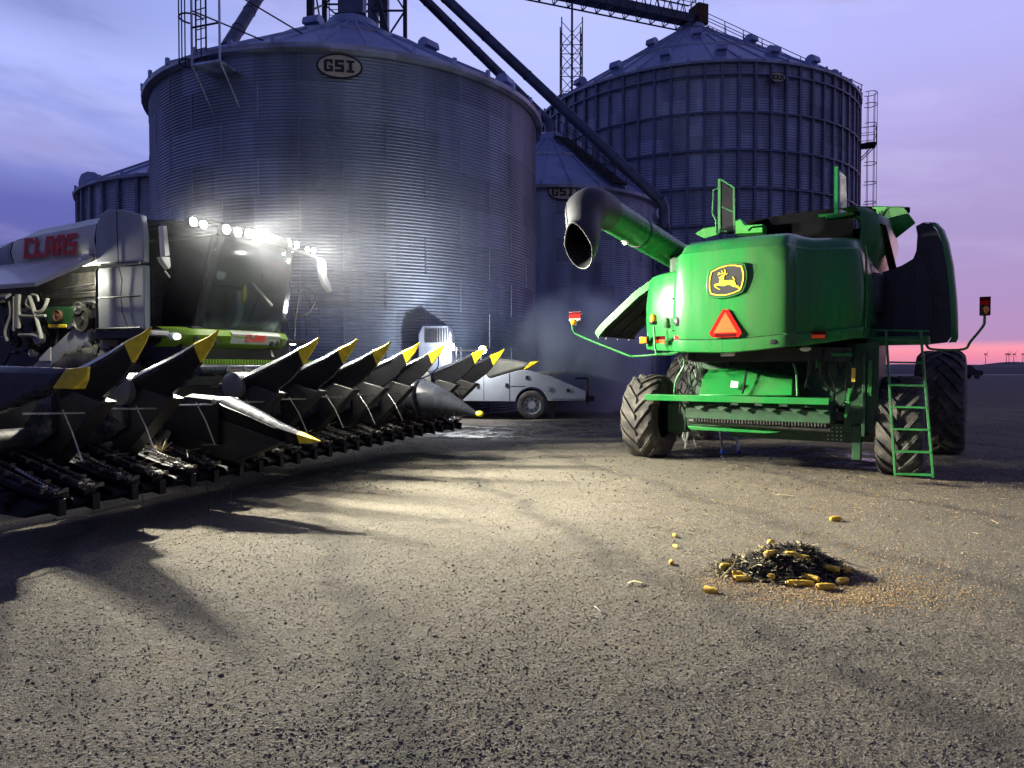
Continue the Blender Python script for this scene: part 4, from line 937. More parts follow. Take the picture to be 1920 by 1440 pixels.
# front grey panel (rounded corner) and lower cabinet with ladder hoop
P=[(-3.93,3.05),(-3.93,3.45),(-3.90,3.62),(-3.8,3.74),(-3.7,3.79),(-3.42,3.77),(-3.02,3.66),(-2.98,3.4),(-2.98,3.02)]
MB().prism([(1.36,y,z) for y,z in P],(.10,0,0)).build('front_side_panel','grey_panel',cb,bevel=.02)
MB().box((1.38,-3.47,2.55),(.10,.92,.88)).build('cabinet_door','grey_panel',cb,bevel=.015)
MB().box((1.3,-3.9,2.5),(.25,.05,1.3)).build('cabinet_post','cream',cb,bevel=.01)
mb=MB(); mb.tube([(1.50,-3.86,2.08),(1.50,-3.86,2.93),(1.50,-3.82,2.99),(1.50,-3.0,3.0)],.018,8); mb.bar((1.5,-3.86,2.56),(1.5,-3.0,2.56),.012,6); mb.bar((1.5,-3.86,2.13),(1.5,-3.0,2.13),.018,6); mb.build('access_ladder','black_metal',cb)
mb=MB(); mb.tube([(1.475,-3.47,3.9),(1.475,-3.47,3.5),(1.475,-3.45,3.0),(1.46,-3.40,2.8),(1.46,-3.43,2.6),(1.46,-3.40,2.35),(1.46,-3.28,2.1)],.006,5); mb.build('antenna_cable','black_metal',cb)
MB().box((1.25,-3.4,2.05),(.5,1.2,.12)).build('platform_edge','black_metal',cb,bevel=.01)
# flap lifted from the side, lit from below by its lamp
fl=[(1.40,-3.95,3.12),(1.40,-7.6,3.10),(2.65,-7.6,2.58),(2.18,-4.1,2.66)]
fp=MB().prism(fl,(0.02,0,.06)).build('side_flap','cream',cb,bevel=.01)
MB().prism([(1.95,-5.0,2.60),(2.3,-4.55,2.50),(2.7,-7.6,2.44),(2.3,-7.6,2.54)],(0,0,.04)).build('flap_edge','snout_grey',fp,bevel=.01)
ml=MB().bar((1.50,-4.12,3.14),(1.50,-3.98,3.14),.05,12).build('side_work_lamp','cream',cb,bevel=.01); MB().bar((1.49,-4.14,3.115),(1.49,-4.12,3.115),.035,12).build('lens','lamp_lit',ml); MB().tube([(1.5,-3.98,3.17),(1.5,-3.92,3.18),(1.5,-3.9,3.11),(1.5,-3.96,3.07)],.008,6).build('lamp_wire','black_metal',ml)
# side machinery
mb=MB(); mb.box((.95,-5.6,2.55),(.25,4.6,1.2)); mb.box((1.05,-4.35,2.75),(.3,.9,.5)); mb.build('inner_wall','machine',cb,bevel=.01)
mb=MB(); mb.bar((1.35,-5.1,2.73),(1.35,-3.95,2.80),.014,6); mb.tube([(1.3,-5.5,2.66),(1.3,-4.15,2.68),(1.3,-4.08,2.6),(1.3,-4.08,2.3)],.014,6); mb.build('guard_rail','black_metal',cb)
kpoly([(60,700),(60,688),(140,612),(165,612),(165,640),(110,700)],-.15,'elevator_housing','grey_panel',X=1.3)
kpoly([(75,672),(97,650),(97,677),(75,678)],.02,'warning_sticker','sticker',X=1.31)
kpoly([(34,552),(41,552),(40,616),(33,616)],.05,'side_beam','cream',X=1.35)
kpoly([(84,575),(145,575),(150,598),(122,616),(92,616),(86,600)],-.2,'gearbox','green_dark',X=1.3)
kpoly([(92,608),(126,608),(126,615),(92,615)],.02,'decal_strip','yellow',X=1.32)
def disc(x,y,r,m,X=1.3,w=.08,name='pulley'):
    c=K_(x,y,X=X); return MB().lathe([(.01,w/2),(r*.25,w/2),(r*.3,w*.2),(r*.8,w*.2),(r*.86,w/2),(r,w/2),(r,-w/2),(.01,-w/2)],c,'x',22).build(name,m,cb)
disc(108,592,.085,'rust',1.36,.04); disc(155,600,.18,'machine',1.3); disc(150,578,.09,'steel',1.3); disc(74,634,.09,'steel',1.35); disc(20,600,.08,'machine',1.3); disc(62,662,.06,'steel',1.35); disc(168,590,.24,'black_metal',1.2); disc(30,640,.10,'machine',1.25)
mb=MB()
for pts in ([(55,555),(62,575),(72,610),(78,635)],[(52,560),(50,572),(60,580),(66,590)],[(38,592),(60,593),(85,592)],[(18,565),(20,590),(10,620),(14,640)],[(27,556),(27,590),(26,620)],[(60,552),(70,555),(72,565)],[(62,585),(80,582),(90,560)],[(35,628),(60,628),(74,632)]):
    mb.tube(spl([K_(x,y,X=1.38) for x,y in pts],4),random.uniform(.014,.03),7)
split(mb,'hydraulic_line','cream',cb)
mb=MB(); random.seed(9)
for i in range(34):
    x,y=random.uniform(5,190),random.uniform(556,690); X=random.uniform(1.05,1.3); c=K_(x,y,X=X); e=(X+random.uniform(-.05,.08),c[1]+random.uniform(-.3,.3),c[2]+random.uniform(-.25,.25)); mb.bar(c,e,random.uniform(.015,.045),8)
split(mb,'machinery_rod','machine',cb)
mb=MB()
for i in range(16):
    x,y=random.uniform(40,185),random.uniform(560,690); X=random.uniform(1.15,1.36); c=K_(x,y,X=X); mb.box(c,(.06,random.uniform(.05,.16),random.uniform(.04,.12)),rot=(random.uniform(-1,1),0,0))
split(mb,'bracket','steel',cb)
mb=MB(); P1,P2=K_(185,570,X=1.28),K_(160,640,X=1.28)
for k in range(2): mb.tube(spl([(1.22+.05*k,-4.5,2.55),(1.25+.05*k,-4.1,2.5),(1.25+.05*k,-3.98,2.2),(1.22+.05*k,-4.2,2.0)],4),.03,6)
split(mb,'drive_belt','black_metal',cb)
# lower chassis and drive tyres
MB().box((0,-5.2,1.6),(2.2,5.0,1.0)).build('chassis','black_metal',cb,bevel=.02)
w1=tyre(cb,1.25,-4.1,.98,.75,18,.46); tyre(cb,-1.25,-4.1,.98,.75,18,.46); tyre(cb,1.1,-8.0,.7,.5,16,.36); tyre(cb,-1.1,-8.0,.7,.5,16,.36)
MB().prism([(-.75,-3.9,1.9),(.75,-3.9,1.9),(.7,-2.2,1.15),(-.7,-2.2,1.15)],(0,-.1,-.6)).build('feeder_house','black_metal',cb,bevel=.02)
# bumper strip with logo
bz=lambda x:0
mb=MB(); sect=[(-2.62,2.16),(-2.50,2.13),(-2.46,2.05),(-2.52,1.94),(-2.66,1.88)]
mb.grid([[(x,y-dx,z) for y,z in sect] for x,dx in((1.30,.35),(1.15,.18),(.95,.08),(.4,0),(-.2,-.01),(-.7,.02),(-.88,.10),(-1.0,.22))][::-1]); bm=mb.build('front_bumper','lime',cb,ang=45)
mb=MB(); mb.grid([[(x,y+.006-dx,z) for y,z in [(-2.52,2.14),(-2.455,2.08),(-2.51,1.945)]] for x,dx in((.42,0),(.3,0),(-.2,-.01),(-.62,.016))][::-1]); mb.build('bumper_stripe','cream',bm)
blocks('logo_lettering','CLAAS',.10,'red_logo',bm,(.16,-2.437,1.985),(-1,0,0),(0,0,1),depth=-.004,gap=.8,slant=.2)
c=K_(328,631,Y=-2.52); h=MB().ball(c,.085,10,(1.3,.5,.7)).build('headlamp','lens_off',bm); MB().ball((c[0],c[1]+.03,c[2]),.05,8,(1.2,.6,.8)).build('lens','lamp_dim',h)
for x,y in((508,645),(519,644),(366,636),(404,642)): c=K_(x,y,Y=-2.50); MB().bar((c[0],c[1],c[2]),(c[0],c[1]+.03,c[2]),.04,12).build('marker_lamp','black_metal',bm,bevel=.006)
c=K_(295,625,Y=-2.75); MB().box(c,(.30,.12,.07)).build('mirror_arm_cover','cream',cb,bevel=.02)
# cab: floor, pillars, glass, roof
cab=MB().prism([(1.0,-2.62,2.10),(-.9,-2.62,2.10),(-.9,-4.2,2.10),(1.0,-4.2,2.10)],(0,0,.07)).build('cab','black_metal',cb,bevel=.01)
FBr,FTr=(.92,-2.66,2.16),(.80,-2.38,3.45); FBl,FTl=(-.86,-2.66,2.16),(-.80,-2.38,3.45); RBr,RTr=(.92,-4.15,2.16),(.85,-4.1,3.45); RBl,RTl=(-.86,-4.15,2.16),(-.85,-4.1,3.45)
mb=MB()
for a,b,r in((FBr,FTr,.035),(FBl,FTl,.035),(RBr,RTr,.06),(RBl,RTl,.06)): mb.bar(a,b,r,6)
for a,b in((FBr,RBr),(FBl,RBl),(FTr,RTr),(FTl,RTl),(RBr,RBl),(RTr,RTl)): mb.bar(a,b,.03,6)
mb.bar((.93,-3.45,2.16),(.86,-3.3,3.45),.02,6); mb.build('cab_frame','black_metal',cab)
rows_=[]
for f in(0,.25,.5,.75,1):
    l=Vector(FBl).lerp(Vector(FTl),f); r_=Vector(FBr).lerp(Vector(FTr),f); rows_.append([tuple(r_.lerp(l,g)+Vector((0,.14*math.sin(PI*g)+.05*math.sin(PI*f),0))) for g in[i/10 for i in range(11)]])
def slab(rows,th,nm,m,par):
    mb=MB(); mb.grid(rows); o=mb.build(nm,m,par,ang=60); s=o.modifiers.new('solid','SOLIDIFY'); s.thickness=th; return o
slab(rows_,.012,'windscreen','glass',cab)
slab([[FBr,RBr],[FTr,RTr]],.012,'side_window','glass',cab); slab([[FBl,RBl],[FTl,RTl]],.012,'side_window','glass',cab)
MB().box((.05,-4.16,2.75),(1.75,.04,1.2)).build('cab_rear_wall','grey_panel',cab)
mat('roof_black',(.008,.008,.009),.75,0,.2,5)
# roof with lamp bar
mb=MB(); ro=[(1.0,-2.50),(.80,-2.36),(.4,-2.20),(0,-2.16),(-.5,-2.22),(-1.0,-2.46),(-1.02,-4.3),(1.0,-4.3)]
mb.prism([(x,y,3.47) for x,y in ro],(0,0,.13)); mb.build('cab_roof','roof_black',cab,bevel=.04)
mb=MB(); mb.prism([(x*.94,y-.12,3.60) for x,y in ro],(0,0,.07)); mb.build('roof_top','roof_black',cab,bevel=.03)
lamps=[]
for px,py,Yv,r in [(362,416,-2.26,.055),(381,421,-2.22,.05),(424,430,-2.10,.06),(446,435,-2.08,.06),(466,438,-2.10,.06),(541,456,-2.28,.05),(556,459,-2.32,.05),(576,468,-2.5,.042),(587,470,-2.5,.042)]:
    c=K_(px,py,Y=Yv); h=MB().bar((c[0],c[1]-.10,c[2]),(c[0],c[1],c[2]),r*1.15,16).build('roof_lamp','black_metal',cab,bevel=.006); MB().bar((c[0],c[1],c[2]),(c[0],c[1]+.012,c[2]),r,16).build('lens','lamp_lit',h); lamps.append(c)
MB().bar((-.9,-2.5,3.52),(-1.85,-2.62,3.50),.03,6).build('lamp_bracket','black_metal',cab)
# mirrors on arms
c=K_(303,425,Y=-2.75)
ma=MB().tube([(.95,-2.7,3.55),(1.25,-2.72,3.58),K_(302,420,Y=-2.72),K_(303,440,Y=-2.7)],.02,6).build('mirror_arm','black_metal',cab)
MB().prism([K_(x,y,Y=-2.7) for x,y in[(296,424),(304,424),(310,480),(300,482)]],(0,.09,0)).build('mirror','cream',ma,bevel=.012)
MB().prism([K_(x,y,Y=-2.7) for x,y in[(293,482),(310,482),(312,500),(308,506),(297,492)]],(0,.09,0)).build('mirror','cream',ma,bevel=.012)
MB().bar(K_(309,508,Y=-2.7),K_(318,520,Y=-2.7),.014,6).build('mirror_tip','cream',ma)
ma=MB().tube([(-1.6,-2.6,3.55),K_(592,478,Y=-2.6),K_(596,486,Y=-2.6)],.02,6).build('mirror_arm','black_metal',cab)
MB().prism([K_(x,y,Y=-2.6) for x,y in[(593,484),(600,486),(603,510),(612,532),(617,545),(612,549),(600,532),(595,510)]],(0,.09,0)).build('mirror','grey_panel',ma,bevel=.015)
MB().prism([K_(x,y,Y=-2.55) for x,y in[(602,488),(608,488),(611,526),(606,524)]],(0,.04,0)).build('mirror','grey_panel',ma,bevel=.01)
# wipers and cab interior
MB().tube([K_(492,455+60,Y=-2.42),K_(484,560,Y=-2.45),K_(470,590,Y=-2.55),K_(452,625,Y=-2.56)],.013,6).build('wiper','black_metal',cab)
MB().bar(K_(472,530,Y=-2.38),K_(510,573,Y=-2.38),.02,6).build('wiper_blade','cream',cab)
MB().prism([K_(x,y,Y=-2.5) for x,y in[(453,545),(458,530),(461,548),(460,560),(453,570)]],(0,.02,0)).build('reflector_strip','yellow',cab)
MB().box((.35,-3.4,2.75),(.5,.14,.75)).build('seat_back','dark_cloth',cab,bevel=.05); MB().box((.35,-3.15,2.42),(.5,.5,.14)).build('seat','dark_cloth',cab,bevel=.04)
MB().box((-.15,-2.95,2.5),(.14,.2,.55)).build('steering_column','grey_panel',cab,bevel=.02); MB().lathe([(.17,0),(.185,.012),(.2,0),(.185,-.012)],(.0,-2.92,2.82),'z',24).build('steering_wheel','black_metal',cab)
MB().box((-.45,-3.2,2.85),(.22,.06,.2)).build('monitor','grey_panel',cab,bevel=.02); MB().box((-.35,-3.9,2.8),(.5,.3,.9)).build('cab_locker','grey_panel',cab,bevel=.02); MB().box((.4,-2.85,2.25),(.5,.2,.1)).build('console','blue_plastic',cab,bevel=.02)
MB().prism([K_(x,y,Y=-2.9) for x,y in[(397,515),(405,508),(420,512),(417,524),(400,526)]],(0,.05,0)).build('cap','cream',cab,bevel=.01)
# far side platform with railings
mb=MB(); Y=-2.9
def kp(pts,Yv=-2.9): return spl([K_(x,y,Y=Yv) for x,y in pts],3)
mb.tube(kp([(523,505),(540,512),(541,530),(533,560),(524,615)]),.018,6); mb.tube(kp([(500,552),(530,560),(535,550)]),.016,6)
mb.tube(kp([(543,537),(562,540),(586,546),(592,556),(588,570),(577,588),(560,592),(535,585)]),.018,6); mb.tube(kp([(562,541),(558,570),(553,600),(551,638)]),.018,6); mb.tube(kp([(541,552),(548,585),(553,612)]),.014,6); mb.tube(kp([(525,598),(538,602),(542,625)]),.016,6)
mb.tube([K_(x,y,Y=-3.4) for x,y in[(570,552),(580,560),(583,590),(583,625),(575,630),(573,590)]],.009,6); mb.tube([K_(x,y,Y=-3.4) for x,y in[(592,560),(598,580),(600,625)]],.010,6)
split(mb,'access_railing','black_metal',cb)
MB().box((-1.35,-3.3,2.02),(.8,1.3,.06)).build('access_platform','black_metal',cb,bevel=.01)
c=K_(549,643,Y=-2.8); MB().ball(c,.06,8,(1.3,.7,.7)).build('step_lamp','lamp_dim',cb)
MB().bar(K_(505,655,Y=-2.6),K_(512,672,Y=-2.4),.03,6).build('hydraulic_ram','steel',cb)
# ================================================================ CORN HEAD
hd=thing('corn_header','twelve row black folding corn head with yellow tipped snouts on raised row units','corn header',CL)
MB().box((0,-2.15,.95),(9.3,.10,.75)).build('back_wall','black_metal',hd,bevel=.01)
mb=MB(); mb.box((0,-2.05,1.42),(9.3,.16,.14)); mb.build('top_beam','black_metal',hd,bevel=.015)
mb=MB(); mb.box((0.2,-2.18,1.66),(3.2,.06,.07)); 
for i in range(60): mb.box((-1.35+i*.053,-2.14,1.66),(.026,.03,.09))
mb.build('top_trim','lime',hd)
tb_=MB().bar((-.9,-1.98,1.56),(1.5,-1.98,1.56),.075,14).build('hydraulic_tube','snout_plastic',hd)
text_mesh('name_lettering','Horizon Star',.085,'sign_cream',tb_,(1.08,-1.90,1.535),(-1,0,0),(0,0,1),depth=.004,offset=.002,shear=.25)
mb=MB()
for i in range(12): mb.box((.9-.15*i,-1.95,1.45),(.02,.06,.16))
split(mb,'tube_bracket','steel',hd)
MB().box((.45,-1.92,1.36),(.5,.05,.10)).build('caution_plate','sticker',hd); MB().box((.45,-1.89,1.36),(.26,.02,.05)).build('caution_band','red_logo',hd)
mb=MB(); mb.bar((4.55,-1.65,.88),(-4.55,-1.65,.88),.13,16)
for s,x0,x1 in((1,4.5,.3),(-1,-4.5,-.3)):
    n=90; pts=[]
    ring=[]
    for i in range(n+1): 
        x=x0+(x1-x0)*i/n; a=s*i*.42; ring.append([(x,-1.65+.12*math.cos(a),.88+.12*math.sin(a)),(x,-1.65+.27*math.cos(a),.88+.27*math.sin(a))])
    mb.grid(ring)
o=mb.build('cross_auger','machine',hd); s_=o.modifiers.new('solid','SOLIDIFY'); s_.thickness=.008
# row unit prototype: deck, two gathering chains with lugs, gearbox, stalk rolls
def ytip(x): return max(-1.25,min(-.45,-.95+.11*x))
def row_unit(i,x,first=None):
    dy=ytip(x)+.95; dz=0
    if first:
        for ch in first:
            c=ch.copy(); C.objects.link(c); c.parent=hd if ch['lvl']==0 else row_unit.last
            if ch['lvl']==0: c.location=(x,dy,0); row_unit.last=c
        return
    tip=-.95; L=1.15; z0,z1=.50,.78
    S=lambda y:z0+(z1-z0)*(tip-y)/L
    out=[]
    mb=MB()
    for s in(-1,1):
        mb.prism([(s*.07,tip+.02,S(tip)+.02),(s*.20,tip+.0,S(tip)+.02),(s*.30,tip-.25,S(tip-.25)+.02),(s*.30,tip-L,z1+.02),(s*.07,tip-L,z1+.02)],(0,0,-.05))
        mb.prism([(s*.12,tip+.06,S(tip)-.02),(s*.19,tip+.06,S(tip)-.02),(s*.24,tip-.4,S(tip-.4)-.02),(s*.10,tip-.4,S(tip-.4)-.02)],(0,0,-.14))
    mb.box((0,tip-L+.1,.60),(.5,.3,.22)); mb.prism([(-.30,tip-1.1,.74),(-.30,tip-.30,.50),(-.22,tip-.02,.46),(-.20,tip+.03,.42),(-.22,tip-.15,.34),(-.28,tip-.55,.33),(-.30,tip-1.1,.42)],(.24,0,0)); mb.prism([(.06,tip-1.1,.74),(.06,tip-.30,.50),(.10,tip-.02,.46),(.12,tip+.03,.42),(.10,tip-.15,.34),(.06,tip-.55,.33),(.06,tip-1.1,.42)],(.24,0,0)); mb.box((0,tip-.7,.46),(.70,.6,.16)); mb.box((.33,tip-.55,.5),(.08,.5,.08)); mb.box((-.33,tip-.6,.5),(.08,.5,.08))
    a=mb.build('row_unit','snout_side',hd,bevel=.004); a['lvl']=0; out.append(a)
    mb=MB()
    for s in(-1,1):
        cx=s*.165; hw=.05
        loop=[(cx-hw,y) for y in np.linspace(tip-L+.1,tip-.05,22)]+[(cx+hw*math.cos(PI-t),tip-.02+hw*math.sin(t)) for t in np.linspace(.4,PI-.4,5)]+[(cx+hw,y) for y in np.linspace(tip-.05,tip-L+.1,22)]
        P=[(x_,y_,S(y_)+.045) for x_,y_ in loop]; mb.tube(P,.011,4)
        for j,p in enumerate(P):
            if j%1==0: mb.box((p[0],p[1],p[2]),(.030,.024,.022))
            if j%5==2: mb.box((p[0]+(.03 if (p[0]-cx)*1>0 else -.03),p[1],p[2]),(.05,.022,.035))
    a2=mb.build('gathering_chain','steel_worn',a); a2['lvl']=1; out.append(a2)
    mb=MB()
    for s in(-1,1): mb.bar((s*.165,tip-.02,S(tip)+.03),(s*.165,tip-.02,S(tip)+.065),.032,14); mb.box((s*.19,tip-.14,S(tip-.14)+.045),(.05,.07,.03)); mb.bar((s*.12,tip-.1,S(tip)+.05),(s*.12,tip-.6,S(tip-.6)+.05),.012,6)
    a3=mb.build('chain_idler','steel',a); a3['lvl']=1; out.append(a3)
    mb=MB()
    for s in(-1,1): mb.bar((s*.05,tip-.1,.40),(s*.05,tip-.95,.60),.035,8,.05)
    a4=mb.build('stalk_roll','machine',a); a4['lvl']=1; out.append(a4)
    for q in out[:1]: q.location=(x,dy,0)
    return out
mat('steel_worn',(.09,.085,.08),.4,.85,.4,20,.1,60,dirt=(.06,.05,.035),dirta=.6)
fst=None
for i in range(12):
    x=4.19-.762*i
    if fst is None: fst=row_unit(i,x)
    else: row_unit(i,x,fst)
for o_ in list(hd.children)+[g for c in hd.children for g in c.children]:
    if 'lvl' in o_: del o_['lvl']
# snouts: loft of U-shaped sections along the spine
def snout(x,kind,lab=None):
    """kind: up = tipped up; hub = with domed hinge cover; down = folded level; side = end divider"""
    j=random.uniform(-.015,.015)
    if kind in('up','hub'):
        sp=[(0.0,1.955,.012,.02),(-.10,1.90,.04,.13),(-.27,1.84,.075,.28),(-.45,1.76,.10,.40),(-.75,1.65,.125,.50),(-1.0,1.56,.145,.55),(-1.14,1.49,.145,.52)]
        m='snout_plastic'
    elif kind=='down':
        sp=[(.62,.83,.012,.02),(.5,.87,.045,.09),(.36,.915,.07,.17),(.1,1.0,.10,.30),(-.2,1.12,.125,.42),(-.5,1.23,.145,.52),(-.64,1.28,.15,.55)]
        m='snout_plastic'
    def sect(p,nrm):
        y,z,w,d=p; out=[]
        for a,b in ((-.25,-1),(-.90,-.27),(-1.0,-.17),(-.66,-.04),(0,0),(.66,-.04),(1.0,-.17),(.90,-.27),(.25,-1)):
            out.append((x+a*w*.88,y+nrm[0]*b*d*.74,z+nrm[1]*b*d*.74+j))
        return out
    # direction of thickness: downwards and slightly back/forward
    nrm=(-.0,1.0) if kind=='down' else (-.22,.97)
    S_=[sect(p,nrm) for p in sp]
    mb=MB(); mb.grid(S_[2:]); mb.f.append(tuple(range(8,-1,-1))); e=len(mb.v); mb.f.append(tuple(range(e-9,e)))
    # underside
    for i in range(len(S_)-3): mb.f.append((i*9,(i+1)*9,(i+1)*9+8,i*9+8))
    s=mb.build('snout',m if kind=='down' else 'snout_plastic',hd,ang=50,label=lab)
    mb=MB(); T=[[ (p[0],p[1]+.003,p[2]+.003) for p in q] for q in S_[:3]]; T[2]=[(x+(p[0]-x)*1.03,p[1],p[2]+.003) for p in S_[2]]
    mb.grid(T); mb.f.append(tuple(range(18,27))); mb.f.append(tuple(range(8,-1,-1)))
    for i in range(2): mb.f.append((i*9,(i+1)*9,(i+1)*9+8,i*9+8))
    mb.build('yellow_tip','yellow',s,ang=50)
    # near-black skin paints the unlit sides below the glossy top, slightly proud
    for sd in(0,1):
        mb=MB(); mb.grid([[ (x+(q[i][0]-x)*1.01+(.003 if sd else -.003),q[i][1],q[i][2]) for i in ((8,7) if sd else (0,1))] for q in S_[2:]]); mb.build('side_shade','snout_side',s,ang=60)
    # rivets and seam
    mb=MB(); 
    mb.tube([(p[6][0]+.004,p[6][1],p[6][2]-.012) for p in S_[3:]],.006,5); mb.tube([(p[2][0]-.004,p[2][1],p[2][2]-.012) for p in S_[3:]],.006,5)
    mb.build('seam_strip','black_metal',s)
    yb,zb=sp[-1][0],sp[-1][1]
    if kind=='hub':
        mb=MB(); mb.lathe([(.002,-.19),(.10,-.185),(.165,-.165),(.17,0),(.165,.165),(.10,.185),(.002,.19)],(x,yb-.06,zb-.12),'x',24); mb.build('hinge_dome','snout_grey',s)
        mb=MB(); mb.prism([(x-.15,yb-.12,zb-.05),(x-.15,yb-.30,zb-.10),(x-.15,yb-.2,zb-.42),(x-.15,yb-.02,zb-.5)],(.3,0,0)); mb.build('hinge_shield','snout_plastic',s,bevel=.015)
    else:
        mb=MB(); mb.bar((x-.17,yb-.05,zb-.06),(x+.17,yb-.05,zb-.06),.03,10); mb.build('hinge_pin','steel',s)
    # hood behind the hinge, sloping down to the back
    yb2=-1.68; zb2=1.02
    mb=MB(); q=[(yb-.02,zb-.02,.135,.5),(yb-.3,zb-.24 if kind!='down' else 1.26,.12,.42),(yb2,zb2,.09,.25)]
    if kind=='down': q=[(-.66,1.27,.14,.52),(-1.2,1.30,.14,.5),(-1.68,1.12,.12,.3)]
    G=[[(x+a*w,y,z+b*d+j) for a,b in((-1,-1),(-1.0,-.3),(-.8,-.06),(0,0),(.8,-.06),(1,-.3),(1,-1))] for y,z,w,d in q]
    mb.grid(G); mb.f.append(tuple(range(6,-1,-1))); mb.f.append(tuple(range(14,21))); mb.build('row_hood','snout_plastic' if kind!='down' else 'snout_side',s,ang=50)
    # lower shroud between the row units
    mb=MB(); 
    if kind!='down': mb.prism([(x-.09,-.55,1.28),(x-.09,-1.1,1.42),(x-.09,-1.55,1.08),(x-.09,-1.7,.70),(x-.09,-1.25,.66)],(.18,0,0))
    else: mb.prism([(x-.09,.2,.80),(x-.09,-.6,1.0),(x-.09,-1.5,1.0),(x-.09,-1.5,.66),(x-.09,-.5,.55)],(.18,0,0))
    mb.build('shroud','black_metal',s,bevel=.01)
    mb=MB(); mb.bar((x+.1,-.75,1.18),(x+.62,-.8,1.20),.010,6)
    mb.tube([(x+.13,-1.0,1.2),(x+.18,-.8,1.0),(x+.2,-.65,.75)],.007,5); mb.build('support_rod','steel',s)
    return s
kinds={0:'up',1:'hub',2:'down',3:'hub',4:'up',5:'up',6:'up',7:'up',9:'hub',10:'up'}
for k,kd in kinds.items(): snout(-(k-5)*.762,kd,'pale grey snout folded down level among the raised ones' if kd=='down' else None)
# k=8: big grey poly ear saver folded down with a round hinge drum
x=-2.29; mb=MB()
sp=[(.21,.83,.03,.05),(.05,.92,.09,.15),(-.25,1.10,.17,.36),(-.55,1.25,.23,.55),(-.85,1.34,.26,.66)]
mb.grid([[(x+w*math.cos(a),y,z-d*.42+d*.5*math.sin(a)-(.0 if y<0 else 0)) for a in [2*PI*i/20 for i in range(20)]] for y,z,w,d in sp],True); mb.f.append(tuple(range(19,-1,-1)))
s=mb.build('snout','snout_plastic',hd,label='bulky smooth grey snout folded down near the far end'); MB().ball((x,.23,.82),.05,8,(1,1.6,1)).build('yellow_tip','yellow',s)
MB().lathe([(.02,-.02),(.31,-.02),(.33,.0),(.33,.16),(.31,.18),(.02,.18)],(x,-1.04,1.08),'y',28).build('hinge_drum','snout_plastic',s)
MB().lathe([(.27,0),(.29,.25),(.28,.5),(.02,.5)],(x,-1.52,1.02),'y',24).build('rear_cone','snout_plastic',s)
# end dividers
def divider(x,pts,m,tipn,lab):
    P=[CL.px(a,b,X=x) for a,b in pts]; s=MB().prism([(p[0]-.08,p[1],p[2]) for p in P],(.16,0,0)).build('end_divider',m,hd,bevel=.05,label=lab)
    T=[CL.px(a,b,X=x) for a,b in tipn]; wd=[.010,.07,.088,.06,.022][:len(T)]; n_=len(T); MB().add([(p[0]-q_,p[1],p[2]) for p,q_ in zip(T,wd)]+[(p[0]+q_,p[1],p[2]) for p,q_ in zip(T,wd)],[tuple(range(n_-1,-1,-1)),tuple(range(n_,2*n_))]+[(i,(i+1)%n_,n_+(i+1)%n_,n_+i) for i in range(n_)]).build('yellow_tip','yellow',s,bevel=.012); return s
divider(4.57,[(140,691),(0,686),(-110,690),(-160,720),(-90,790),(0,775),(60,752),(112,730)],'snout_plastic',[(168,687),(138,692),(117,728),(148,729),(163,712)],'dark end divider closest to the camera')
divider(-4.57,[(994,680),(960,674),(920,671),(905,690),(918,710),(950,700),(988,690)],'snout_grey',[(1011,677),(996,679),(984,694),(992,691)],'pale end divider at the far end')
# crop residue hanging on the row units
mb=MB(); random.seed(3)
for i in range(90):
    x=random.uniform(-4,4.2); y=ytip(x)+random.uniform(-.9,.05); z=.62+random.uniform(0,.14); a=random.uniform(0,6.3); l=random.uniform(.06,.22)
    mb.bar((x,y,z),(x+l*math.cos(a),y+l*math.sin(a),z+random.uniform(-.1,.06)),.0035,4)
for x,y in((1.55,-1.15),(1.4,-1.2),(3.0,-.85)):
    for i in range(24): a=random.uniform(0,6.3); l=random.uniform(.05,.18); mb.bar((x,y,.72),(x+l*math.cos(a),y+l*math.sin(a),.78+random.uniform(-.05,.1)),.004,4)
o=mb.build('corn_stubble','stalk',hd)['kind']='stuff'; 
mb=MB()
for x,y in((3.6,-.4),(2.75,-.5),(2.2,-.75),(-.6,-1.1)): mb.tube([(x,y,.4),(x+.05,y+.1,.22),(x+.16,y+.2,.08)],.005,5)
mb.build('hanging_stalk','black_metal',hd); mb=MB()
mb.tube(spl([CL.px(a,b,X=-1.3) for a,b in((775,650),(760,665),(730,690),(712,716))],4),.012,6); mb.tube(spl([CL.px(a,b,X=-1.6) for a,b in((822,668),(820,690),(800,706),(775,712))],4),.010,6)
mb.build('dangling_hose','blue_plastic',hd)
# ================================================================ SERVICE TRUCK AND FARM UTILITIES
tr=thing('service_truck','pale grey service truck with sloping side body parked behind the corn head','truck',loc=(0,0,0))
Yt=21.6
def W(x,y,Y=Yt): return WF.px(x,y,Y=Y)
P=[W(x,y) for x,y in[(858,752),(858,712),(880,704),(960,697),(978,694),(990,694),(1030,704),(1098,733),(1098,751),(1028,753)]]
bd=MB()
arch=[W(997+31*math.cos(a),757-31*math.sin(a)) for a in[PI*i/10 for i in range(11)]]
poly=[P[0],P[1],P[2],P[3],P[4],P[5],P[6],P[7],P[8],W(1028,752)]+arch[1:-1]+[W(966,753)]
bo=bd.prism(poly,(0,2.1,0)).build('side_body','white_paint',tr,bevel=.015)
mb=MB()
for x,y in((897,723),(950,722),(988,708),(1065,732)): c=W(x,y,Yt-.01); mb.box(c,(.09,.03,.11))
split(mb,'door_latch','black_metal',bo,bevel=.005)
mb=MB()
for a,b in(((907,705),(907,752)),((955,700),(955,752)),((955,724),(985,724)),((1035,748),(1095,748))): mb.bar(W(*a,Yt-.003),W(*b,Yt-.003),.008,4)
mb.build('door_gap','black_metal',bo); c=W(1028,728,Yt-.01); MB().bar(c,(c[0],c[1]-.02,c[2]),.07,16).build('fuel_cap','grey_panel',bo)
